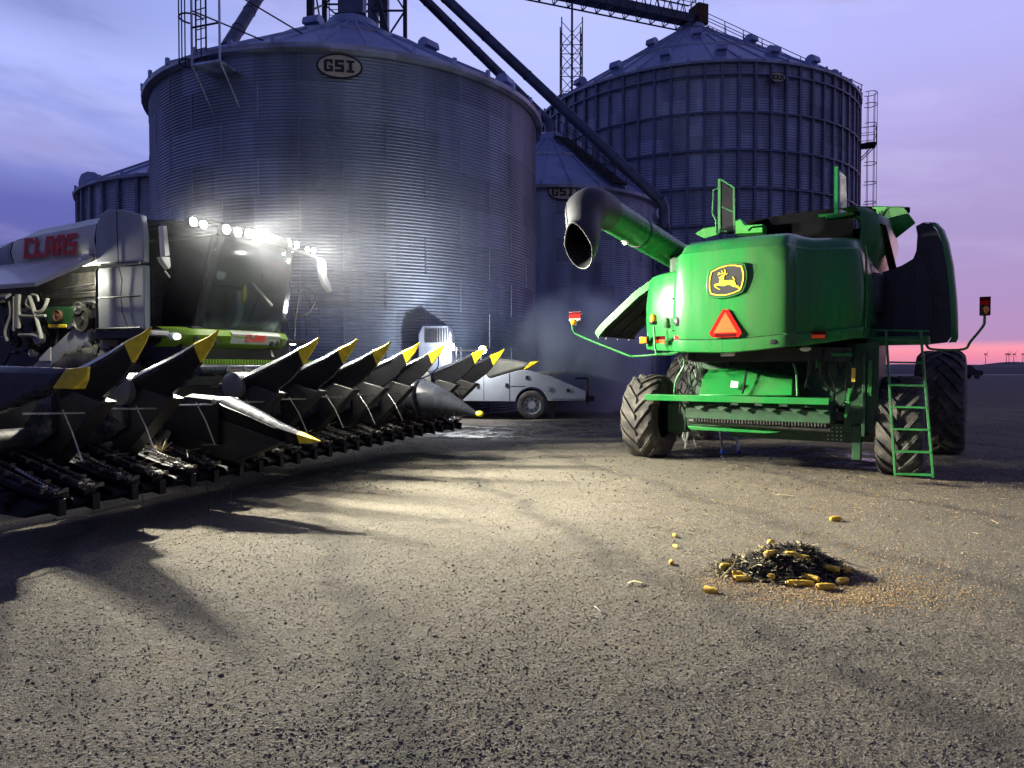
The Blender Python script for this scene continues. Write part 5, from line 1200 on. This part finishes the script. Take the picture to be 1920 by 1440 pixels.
def truckwheel(x,y):
    a=MB().lathe([(.01,-.10),(.12,-.10),(.13,-.04),(.24,-.02),(.27,-.10),(.28,-.12)],(x,y,.44),'y',28).build('wheel','white_paint',tr)
    MB().lathe([(.27,-.13),(.33,-.15),(.42,-.13),(.44,-.09),(.44,.09),(.42,.13),(.27,.13)],(x,y,.44),'y',36).build('tyre','rubber',a); mb=MB()
    for k in range(8): t=k*PI/4; mb.bar((x+.18*math.cos(t),y-.06,.44+.18*math.sin(t)),(x+.18*math.cos(t),y-.02,.44+.18*math.sin(t)),.028,8)
    mb.build('wheel_hole','black_metal',a); return a
c=W(997,757); truckwheel(c[0],Yt+.12); truckwheel(c[0],Yt+1.9); truckwheel(c[0]-3.6,Yt+.15); truckwheel(c[0]-3.6,Yt+1.9)
MB().box((W(1033,0)[0]+.05,Yt+.3,.3),(.22,.03,.55)).build('mud_flap','rubber',tr)
mb=MB(); r_=W(1098,740); mb.box((r_[0]+.15,Yt+1.0,.62),(.3,1.6,.15)); mb.bar((r_[0]+.1,Yt+.2,.45),(r_[0]+.1,Yt+.2,1.25),.04,6); mb.bar((r_[0]-.3,Yt+.2,1.25),(r_[0]+.1,Yt+.2,1.25),.03,6); mb.build('rear_hitch','black_metal',tr)
mb=MB(); mb.prism([W(1010,698),W(1065,693),W(1068,697),W(1020,704)],(0,1.9,0)); mb.build('tool_rack','steel',tr,bevel=.01)
cab2=MB().prism([(-2.88,Yt+.1,.6),(-2.88,Yt+.1,2.6),(-2.75,Yt+.1,2.88),(-1.95,Yt+.1,2.88),(-1.85,Yt+.1,2.6),(-1.85,Yt+.1,.6)],(0,1.9,0)).build('truck_cab','galv_dark',tr,bevel=.04)
mb=MB()
for i in range(10): mb.box((-2.6+i*.075,Yt+.075,2.55),(.035,.03,.42))
mb.build('louvre','black_metal',cab2)
mb=MB(); mb.bar((-1.7,Yt+.1,1.3),(-1.7,Yt+.1,2.2),.03,6); mb.bar((-.95,Yt+.1,1.3),(-.95,Yt+.1,2.15),.03,6); mb.bar((-1.9,Yt+.1,2.1),(-.9,Yt+.1,2.1),.03,6); rk=mb.build('lamp_rack','black_metal',tr)
for x,y in((845,650),(905,656)): c=W(x,y,Yt+.05); h=MB().bar(c,(c[0],c[1]+.12,c[2]),.09,14).build('work_lamp','black_metal',rk,bevel=.008); MB().bar((c[0],c[1]-.03,c[2]),c,.12,14).build('lens','lamp_lit',h)
# switch boxes at the silos
def sbox(px0,px1,y0,y1,Y,label,legs=True):
    a=WF.px(px0,y0,Y=Y); b=WF.px(px1,y1,Y=Y); t=thing('switch_box',label,'switch box',loc=((a[0]+b[0])/2,Y,0),group='electric boxes at the silo feet')
    w=b[0]-a[0]; mb=MB().box((0,0,(a[2]+b[2])/2),(w,.35,a[2]-b[2])).build('cabinet','grey_panel',t,bevel=.02)
    MB().box((0,-.18,(a[2]+b[2])/2),(w*.86,.02,(a[2]-b[2])*.9)).build('door','grey_panel',mb,bevel=.01); MB().box((w*.3,-.2,(a[2]+b[2])/2),(.04,.03,.14)).build('handle','black_metal',mb)
    m2=MB()
    for s in(-.35,.35): m2.bar((w*s,0,0),(w*s,0,b[2]),.04,6)
    m2.bar((w*.1,.05,0),(w*.1,.05,b[2]),.03,6); m2.build('leg','steel',t)
sbox(1147,1165,668,711,26.,'tall pale switch box on legs left of the harvester tyre')
sbox(1123,1135,695,712,30.,'small low junction box beside the tall switch box')
sbox(1188,1200,640,690,27.,'narrow grey switch box just behind the left rear tyre')
# low tank/hopper silhouettes at silo feet
t=thing('unload_auger_tube','dark low unloading tube and motor at the foot of the small silo','auger',loc=(2.2,29.5,0))
mb=MB(); mb.bar((-1.8,0,.6),(2.2,.3,1.0),.16,14); mb.build('tube','dark_steel',t); MB().box((2.3,.3,1.1),(.5,.5,.5)).build('motor','galv_dark',t,bevel=.04); mb=MB()
for x in(-1.5,0,1.8): mb.bar((x-.25,0,0),(x,0,.6),.04,6); mb.bar((x+.25,0,0),(x,0,.6),.04,6)
mb.build('leg','dark_steel',t)
# ================================================================ CORN PILE AND COBS
pc=WF.px(1478,1085,Z=0); PX,PY=pc[0]+.02,pc[1]+.18
def hh(x,y):
    u=(x-PX)/.50; v=(y-PY)/.30; r2=u*u+v*v
    u2=(x-PX-.12)/.34; v2=(y-PY-.03)/.24
    return (.085*max(0,1-r2)**.7+.075*max(0,1-u2*u2-v2*v2)**.9)*(.72+.56*float(vnoise(np.array([x*9.]),np.array([y*9.]),31)[0]))
pl_=thing('husk_pile','dark pile of wet husks and chopped stalks on the gravel in front','pile',loc=(0,0,0))
rows=[]
for i in range(44):
    r=[]
    for k in range(60):
        x=PX-.56+1.12*k/59; y=PY-.34+.68*i/43; z=hh(x,y); r.append((x,y,gh(x,y)-.012+z+(random.uniform(-.012,.02) if z>.004 else 0)))
    rows.append(r)
MB().grid(rows).build('heap','soil_litter',pl_,ang=180)
def litter(n,m,name,lmin,lmax,r,up=.5,seed=1,sx=.5,sy=.3):
    random.seed(seed); mb=MB()
    for i in range(n):
        a=random.uniform(0,6.3); q=math.sqrt(random.random()); x=PX+sx*q*math.cos(a); y=PY+sy*q*math.sin(a); z=gh(x,y)+hh(x,y)+random.uniform(-.005,.015); b=random.uniform(0,6.3); l=random.uniform(lmin,lmax); e=random.uniform(-.25,up)
        d=Vector((math.cos(b)*math.cos(e),math.sin(b)*math.cos(e),math.sin(e)))*l; s=Vector((-math.sin(b),math.cos(b),random.uniform(-.5,.5)))*r; p=Vector((x,y,z))
        mb.add([p-s,p+s,p+d*.5+s*1.1+Vector((0,0,.004)),p+d,p+d*.5-s*1.1+Vector((0,0,.004))],[(0,1,2,4),(4,2,3)])
    o=mb.build(name,m,pl_,ang=180); o['kind']='stuff'; return o
litter(2300,'soil_litter','husk_shreds',.03,.10,.006,.7,1); litter(620,'stalk','dry_stalk_shreds',.04,.15,.004,.6,2,.56,.34); litter(120,'husk','pale_husk_shreds',.05,.11,.012,.4,6,.54,.33); litter(260,'black_metal','dark_leaf_shreds',.05,.12,.010,.5,3)
mb=MB()
for pts in ([(1500,1010),(1497,995),(1488,975),(1482,970)],[(1500,1010),(1507,995),(1512,1000)],[(1350,1085),(1375,1060),(1382,1042)],[(1390,1062),(1395,1045),(1402,1035)],[(1420,1085),(1450,1092),(1500,1095)],[(1450,1088),(1480,1080),(1500,1076)],[(1575,1050),(1600,1058),(1625,1066)],[(1425,1070),(1432,1050),(1440,1035)],[(1385,1068),(1378,1050),(1370,1040)]):
    mb.tube([WF.px(x,y,Y=PY-.12 if y<1080 else PY-.27) for x,y in pts],.004,5,[.005,.004,.003,.002][:len(pts)])
mb.build('dry_stalk','stalk',pl_)
def cob(px,py,ang,ln,label,z=None,tilt=0.,r=.0225,dark=False):
    """a corn cob; ang = direction on the ground in degrees, label singles it out"""
    zz=z
    if zz is None: zz=0.
    d=ray(px,py); q=3.0
    while q<9:
        p=(d[0]*q,d[1]*q,HC+d[2]*q); zz=gh(p[0],p[1])+hh(p[0],p[1])
        if p[2]<=zz+r: break
        q+=.004
    t=thing('corn_cob',label,'corn cob',loc=(p[0],p[1],zz+r-.002),rz=math.radians(ang)); t.rotation_euler=(0,math.radians(tilt),math.radians(ang)); t['group']='corn cobs lying on and around the husk pile'
    ln*=1.12; n=26; prof=[]
    for i in range(n+1):
        f=i/n; rr=r*(.62+.38*math.sin(PI*min(1,f*1.5+.22)) if f<.2 else (1-.42*max(0,f-.55)**1.3*2.0)); prof.append((max(.003,rr)*(1+.05*(i%2)),-ln/2+ln*f))
    prof=[(.002,-ln/2)]+prof+[(.002,ln/2+.004)]
    mb=MB(); k=20; rows=[]
    for i,(rr,h) in enumerate(prof): rows.append([(h,rr*(1+.07*(j%2))*math.cos(2*PI*(j+.5*(i%2))/k),rr*(1+.07*(j%2))*math.sin(2*PI*(j+.5*(i%2))/k)) for j in range(k)])
    mb.grid(rows,True); o=mb.build('kernels','cob' ,t,ang=180)
    MB().lathe([(.001,-.012),(r*.55,-.012),(r*.5,.004),(.001,.004)],(-ln/2,0,0),'x',12).build('core_end','husk' if not dark else 'rust',t)
    return t
cob(1566,972,190,.10,'corn cob alone on the gravel behind the pile',r=.026)
cob(1265,1003,100,.05,'farthest of the three small cob pieces left of the pile',r=.017); cob(1267,1024,110,.06,'middle one of the three cob pieces left of the pile',r=.016); cob(1259,1054,80,.06,'nearest of the three cob pieces left of the pile, with dark end',r=.02,dark=True)
cob(1333,1106,-35,.085,'bright yellow cob lying alone in front left of the pile')
cob(1362,1061,15,.08,'cob at the left tip of the pile')
cob(1392,1084,5,.11,'reddish chewed cob at the left front foot of the pile',dark=True); cob(1383,1075,-10,.07,'short broken cob above the reddish chewed one',dark=True)
cob(1501,1093,-4,.17,'long cob lying flat along the front foot of the pile'); cob(1519,1083,-50,.12,'cob leaning with its tip on the long front cob'); cob(1548,1099,8,.12,'front cob with its cut end facing the camera',dark=True); cob(1580,1088,25,.09,'cob at the right front corner of the pile')
cob(1445,1037,35,.11,'cob high on the left shoulder of the pile'); cob(1430,1029,60,.06,'stubby cob on the crest left of the shoulder cob'); cob(1446,1016,20,.05,'small pale cob end on top of the pile')
cob(1506,1045,-25,.08,'cob in the middle of the dark heap'); cob(1484,1039,-15,.08,'thin cob just left of the middle cob'); cob(1552,1064,-42,.15,'long tilted cob on the right slope of the pile'); cob(1578,1060,-60,.06,'short cob above the right end of the pile'); cob(1586,1070,5,.07,'short curved cob at the right end of the pile'); cob(1447,1081,0,.04,'tiny cob stub half buried in the front of the pile')
def leaf(px,py,pts,label,m='husk'):
    p=WF.px(px,py,Z=.01); mb=MB(); w=.018
    P=[Vector((a,b,c)) for a,b,c in pts]; n=len(P); V=[]
    for i,q in enumerate(P): ww=w*math.sin(PI*(i+.6)/(n+.2)); V.append([tuple(q+Vector((0,ww,.004))),tuple(q+Vector((0,0,-.002))),tuple(q-Vector((0,ww,-.004)))])
    mb.grid(V); o=mb.build('husk_leaf',m,loc=(p[0],p[1],gh(p[0],p[1])+.006)); s=o.modifiers.new('solid','SOLIDIFY'); s.thickness=.0015; tag(o,label,'leaf'); return o
leaf(1470,928,[(-.10,.02,.006),(-.04,.03,.018),(.02,.015,.012),(.08,-.03,.004),(.12,-.05,.004)],'pale dry husk leaf on the gravel nearest the harvester')
leaf(1121,1143,[(-.02,.02,.02),(-.005,.0,.014),(.01,-.02,.004),(.03,-.035,.004)],'tiny white husk scrap alone on the middle gravel','sticker')
leaf(1575,973,[(-.01,.01,.006),(.01,.0,.012),(.03,-.02,.004)],'white husk scrap touching the cob behind the pile','sticker')
leaf(1195,1096,[(-.07,.02,.006),(-.02,.03,.018),(.03,.015,.010),(.07,.0,.004)],'thin tan husk strip left of the bright yellow cob')
mb=MB(); random.seed(21)
for i in range(150):
    px,py=random.uniform(1150,1900),random.uniform(835,1000); p=WF.px(px,py,Z=.01); a=random.uniform(0,6.3); l=random.uniform(.03,.13); z=gh(p[0],p[1])+.004
    mb.bar((p[0],p[1],z),(p[0]+l*math.cos(a),p[1]+l*math.sin(a),z+random.uniform(0,.02)),.004,4)
for i in range(60):
    px,py=random.uniform(0,1900),random.uniform(960,1420); p=WF.px(px,py,Z=.0); a=random.uniform(0,6.3); l=random.uniform(.02,.07); z=gh(p[0],p[1])+.003
    mb.bar((p[0],p[1],z),(p[0]+l*math.cos(a),p[1]+l*math.sin(a),z+.004),.0022,4)
tag(mb.build('straw_bits','stalk'),'short bits of straw and stalk littering the gravel','straw',kind='stuff')
# ================================================================ STEAM
mb=MB(); sc=WF.px(1085,590,Y=24.)
mb.ball((sc[0]+.1,25.,1.9),1.0,12,(3.2,2.4,2.9)); st=mb.build('steam',bpy.data.materials.new('steam_volume')); tag(st,'drifting bluish steam between the silos and the green harvester','steam',kind='stuff')
m=st.data.materials[0]; m.use_nodes=True; N=m.node_tree.nodes; L=m.node_tree.links; N.remove(N['Principled BSDF'])
v=N.new('ShaderNodeVolumePrincipled'); v.inputs['Color'].default_value=(.82,.90,1,1); v.inputs['Anisotropy'].default_value=.2
tc=N.new('ShaderNodeTexCoord'); n=N.new('ShaderNodeTexNoise'); n.inputs['Scale'].default_value=.75; n.inputs['Detail'].default_value=5; mp=N.new('ShaderNodeMapping'); mp.inputs['Scale'].default_value=(1,1,.8); L.new(tc.outputs['Object'],mp.inputs[0]); L.new(mp.outputs[0],n.inputs['Vector'])
# fade to the ellipsoid's edge
vm=N.new('ShaderNodeVectorMath'); vm.operation='SUBTRACT'; L.new(tc.outputs['Object'],vm.inputs[0]); vm.inputs[1].default_value=(sc[0]+.1,25.,1.9)
vd=N.new('ShaderNodeVectorMath'); vd.operation='DIVIDE'; L.new(vm.outputs[0],vd.inputs[0]); vd.inputs[1].default_value=(3.2,2.4,2.9)
vl=N.new('ShaderNodeVectorMath'); vl.operation='LENGTH'; L.new(vd.outputs[0],vl.inputs[0])
mr=N.new('ShaderNodeMapRange'); mr.interpolation_type='SMOOTHSTEP'; mr.inputs[1].default_value=.15; mr.inputs[2].default_value=.98; mr.inputs[3].default_value=1; mr.inputs[4].default_value=0; L.new(vl.outputs['Value'],mr.inputs[0])
m2=N.new('ShaderNodeMapRange'); m2.inputs[1].default_value=.38; m2.inputs[2].default_value=.68; m2.inputs[3].default_value=0; m2.inputs[4].default_value=STEAM; L.new(n.outputs['Fac'],m2.inputs[0])
mu=N.new('ShaderNodeMath'); mu.operation='MULTIPLY'; L.new(mr.outputs[0],mu.inputs[0]); L.new(m2.outputs[0],mu.inputs[1]); L.new(mu.outputs[0],v.inputs['Density']); L.new(v.outputs[0],N['Material Output'].inputs['Volume'])
# added scattering volume that imitates lens glow around the white combine's lamps
lc=CL.w((-.3,-1.5,3.5)); mb=MB(); mb.ball((0,0,0),1.0,12,(4.6,2.6,2.4)); s2=mb.build('lamp_glow',bpy.data.materials.new('lamp_glow_volume'),loc=(lc[0],lc[1],lc[2])); tag(s2,'added scattering haze imitating lens glow around the lit cab lamps','lamp_glow',kind='stuff')
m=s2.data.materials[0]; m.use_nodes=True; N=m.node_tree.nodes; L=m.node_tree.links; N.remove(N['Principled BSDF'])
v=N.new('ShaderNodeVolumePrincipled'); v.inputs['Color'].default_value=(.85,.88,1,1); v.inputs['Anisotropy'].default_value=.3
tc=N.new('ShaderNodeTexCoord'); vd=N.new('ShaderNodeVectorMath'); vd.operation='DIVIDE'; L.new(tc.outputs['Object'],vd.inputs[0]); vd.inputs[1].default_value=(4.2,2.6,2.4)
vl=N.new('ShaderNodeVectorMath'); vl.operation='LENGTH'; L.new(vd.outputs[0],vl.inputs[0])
mr=N.new('ShaderNodeMapRange'); mr.interpolation_type='SMOOTHSTEP'; mr.inputs[1].default_value=0.; mr.inputs[2].default_value=1.; mr.inputs[3].default_value=LAMP_GLOW; mr.inputs[4].default_value=0; L.new(vl.outputs['Value'],mr.inputs[0]); L.new(mr.outputs[0],v.inputs['Density']); L.new(v.outputs[0],N['Material Output'].inputs['Volume'])
# ================================================================ LIGHTS
def spot(name,loc,aim,power,size,blend=.6,rad=.08,col=(1,.96,.80)):
    l=bpy.data.lights.new(name,'SPOT'); l.energy=power; l.spot_size=math.radians(size); l.spot_blend=blend; l.shadow_soft_size=rad; l.color=col
    o=bpy.data.objects.new(name,l); C.objects.link(o); o.location=loc; o.rotation_euler=(Vector(aim)-Vector(loc)).to_track_quat('-Z','Y').to_euler(); return o
def point(name,loc,power,rad=.1,col=(1,.97,.88)):
    l=bpy.data.lights.new(name,'POINT'); l.energy=power; l.shadow_soft_size=rad; l.color=col; o=bpy.data.objects.new(name,l); C.objects.link(o); o.location=loc; return o
# work lamps of the white combine's roof: every beam starts just before its lens
def cw(p): return Vector(CL.w(p))
for i,(aim,pw,sz) in enumerate(LAMPS):
    c=lamps[i]; spot('roof_lamp_beam',cw((c[0],c[1]+.03,c[2])),aim,pw,sz,.7,.05)
point('roof_lamp_spill',cw((0,-1.6,3.66)),SPILL)
point('roof_lamp_spill',cw((-1.55,-2.40,3.56)),SPILL*.5)
p=cw((1.62,-4.3,2.88)); point('side_lamp_light',p,45,.04,(1,.97,.8)); 
spot('head_lamp_beam',cw((1.12,-2.4,2.06)),(5,2,0),60,100)
for x,y,pw in((845,650,TRK),(905,656,TRK)):
    c=WF.px(x,y,Y=Yt-.45); point('truck_work_light',c,pw,.06,(.95,.97,1))
# sky
w=bpy.data.worlds.new('World'); bpy.context.scene.world=w; w.use_nodes=True; N=w.node_tree.nodes; L=w.node_tree.links; bg=N['Background']
tc=N.new('ShaderNodeTexCoord'); sp=N.new('ShaderNodeSeparateXYZ'); L.new(tc.outputs['Generated'],sp.inputs[0])
def mth(op,a,b=None,c=None):
    n=N.new('ShaderNodeMath'); n.operation=op
    for i,v in enumerate((a,b,c)):
        if v is None: continue
        if isinstance(v,(int,float)): n.inputs[i].default_value=v
        else: L.new(v,n.inputs[i])
    return n.outputs[0]
def mr(x,a,b,c=0,d=1):
    n=N.new('ShaderNodeMapRange'); n.interpolation_type='SMOOTHSTEP'
    for i,v in enumerate((a,b,c,d)): n.inputs[i+1].default_value=v
    L.new(x,n.inputs[0]); return n.outputs[0]
def mix(f,a,b):
    n=N.new('ShaderNodeMix'); n.data_type='RGBA'
    for i,v in((0,f),(6,a),(7,b)):
        if isinstance(v,tuple): n.inputs[i].default_value=(*v,1)
        elif isinstance(v,(int,float)): n.inputs[i].default_value=v
        else: L.new(v,n.inputs[i])
    return n.outputs[2]
def s2l(r,g,b): return tuple(((c/255+.055)/1.055)**2.4 if c>10 else c/3294. for c in(r,g,b))
el=mth('MULTIPLY',mth('ARCSINE',sp.outputs[2]),180/PI); az=mth('MULTIPLY',mth('ARCTAN2',sp.outputs[0],sp.outputs[1]),180/PI)
def ramp(pts):
    n=N.new('ShaderNodeValToRGB'); E=n.color_ramp.elements; L.new(mr_lin(el,-4,46),n.inputs['Fac'])
    for i,(e,c) in enumerate(pts):
        x=(e+4)/50
        if i<2: E[i].position=x; E[i].color=(*s2l(*c),1)
        else: q=E.new(x); q.color=(*s2l(*c),1)
    return n.outputs[0]
def mr_lin(x,a,b):
    n=N.new('ShaderNodeMapRange'); n.inputs[1].default_value=a; n.inputs[2].default_value=b; L.new(x,n.inputs[0]); return n.outputs[0]
right=ramp([(-4,(120,90,130)),(46,(60,66,120)),(0,(196,120,165)),(.7,(232,118,150)),(1.35,(242,136,158)),(1.8,(176,132,180)),(4,(168,134,188)),(9,(160,140,196)),(15,(164,150,212)),(22,(166,166,238)),(30,(162,168,236))])
left=ramp([(-4,(60,60,110)),(46,(52,64,128)),(0,(74,76,150)),(6,(78,82,160)),(11,(84,88,172)),(15,(130,142,220)),(20,(158,172,244)),(24,(140,155,228)),(30,(124,140,215))])
mid=ramp([(-4,(90,80,130)),(46,(70,78,145)),(0,(150,120,180)),(10,(158,154,222)),(18,(168,178,246)),(28,(170,180,248))])
f1=mr(az,-28,-2); f2=mr(az,5,30)
skyc=mix(f2,mix(f1,left,mid),right)
# thin stretched clouds
mp=N.new('ShaderNodeCombineXYZ'); L.new(mth('MULTIPLY',az,.045),mp.inputs[0]); L.new(mth('ADD',mth('MULTIPLY',el,.16),mth('MULTIPLY',az,.018)),mp.inputs[1])
def nz(s,d,off):
    n=N.new('ShaderNodeTexNoise'); n.inputs['Scale'].default_value=s; n.inputs['Detail'].default_value=d; n.inputs['Roughness'].default_value=.55; v=N.new('ShaderNodeVectorMath'); v.operation='ADD'; v.inputs[1].default_value=off; L.new(mp.outputs[0],v.inputs[0]); L.new(v.outputs[0],n.inputs['Vector']); return n.outputs['Fac']
cl=mr(nz(1.5,5,(3.1,7.7,0)),.52,.72)
dk=mix(f2,s2l(96,102,176)+(),s2l(140,126,172)) if False else mix(f2,s2l(92,99,172),s2l(146,128,176))
skyc=mix(mth('MULTIPLY',cl,mth('MULTIPLY',mr(el,1.5,6),mth('SUBTRACT',.42,mth('MULTIPLY',mth('MULTIPLY',f1,mth('SUBTRACT',1.,f2)),.30)))),skyc,dk)
lt=mr(nz(1.1,4,(9.3,1.2,0)),.52,.7); skyc=mix(mth('MULTIPLY',lt,.22),skyc,s2l(206,196,240))
# a darker band low at the left as in the evening sky
b1=mth('MULTIPLY',mth('SUBTRACT',1.,mr(mth('ABSOLUTE',mth('SUBTRACT',el,mth('ADD',20.,mth('MULTIPLY',az,-.10)))),.3,3.)),mth('SUBTRACT',1.,mr(az,-34,-22)))
skyc=mix(mth('MULTIPLY',b1,.35),skyc,s2l(88,98,168))
# the rest of the dome (overhead and behind the camera) is dimmer night blue
back=mth('MULTIPLY',mr(mth('ABSOLUTE',az),50,110),1.); skyc=mix(mth('MULTIPLY',back,.8),skyc,s2l(60,66,120))
hsv=N.new('ShaderNodeHueSaturation'); L.new(skyc,hsv.inputs['Color']); hsv.inputs['Saturation'].default_value=.9
L.new(hsv.outputs[0],bg.inputs['Color']); bg.inputs['Strength'].default_value=SKY
# afterglow: very weak, wide, low sun on the right
l=bpy.data.lights.new('afterglow','SUN'); l.energy=.12; l.angle=math.radians(20); l.color=(1,.55,.6); o=bpy.data.objects.new('afterglow_sun',l); C.objects.link(o); o.rotation_euler=(math.radians(86),0,math.radians(-50+0)); 
o.rotation_euler=(-Vector((math.sin(math.radians(48)),math.cos(math.radians(48)),.06))).to_track_quat('-Z','Y').to_euler()
HAZE_D=HAZE
if HAZE_D>0:
    mb=MB(); mb.box((0,800-20,19),(1700,1700,42)); hz_=mb.build('haze',bpy.data.materials.new('haze_volume')); hz_['kind']='stuff'
    m=hz_.data.materials[0]; m.use_nodes=True; N2=m.node_tree.nodes; N2.remove(N2['Principled BSDF']); v=N2.new('ShaderNodeVolumePrincipled'); v.inputs['Color'].default_value=(.9,.92,1,1); v.inputs['Density'].default_value=HAZE_D; v.inputs['Anisotropy'].default_value=.5; m.node_tree.links.new(v.outputs[0],N2['Material Output'].inputs['Volume'])
# camera
cam=bpy.data.cameras.new('camera'); co=bpy.data.objects.new('camera',cam); C.objects.link(co); co.location=(0,0,HC); co.rotation_euler=(PI/2-TH,0,0)
cam.sensor_width=36; cam.lens=36*F/1920; cam.clip_end=6000; cam.clip_start=.05
S=bpy.context.scene; S.camera=co; S.render.engine='CYCLES'; S.view_settings.view_transform='Standard'; S.view_settings.look='None'; S.view_settings.exposure=0; S.view_settings.gamma=1
S.cycles.volume_bounces=1; S.cycles.volume_step_rate=2.0; S.cycles.max_bounces=6; S.cycles.transparent_max_bounces=12; S.cycles.sample_clamp_indirect=4
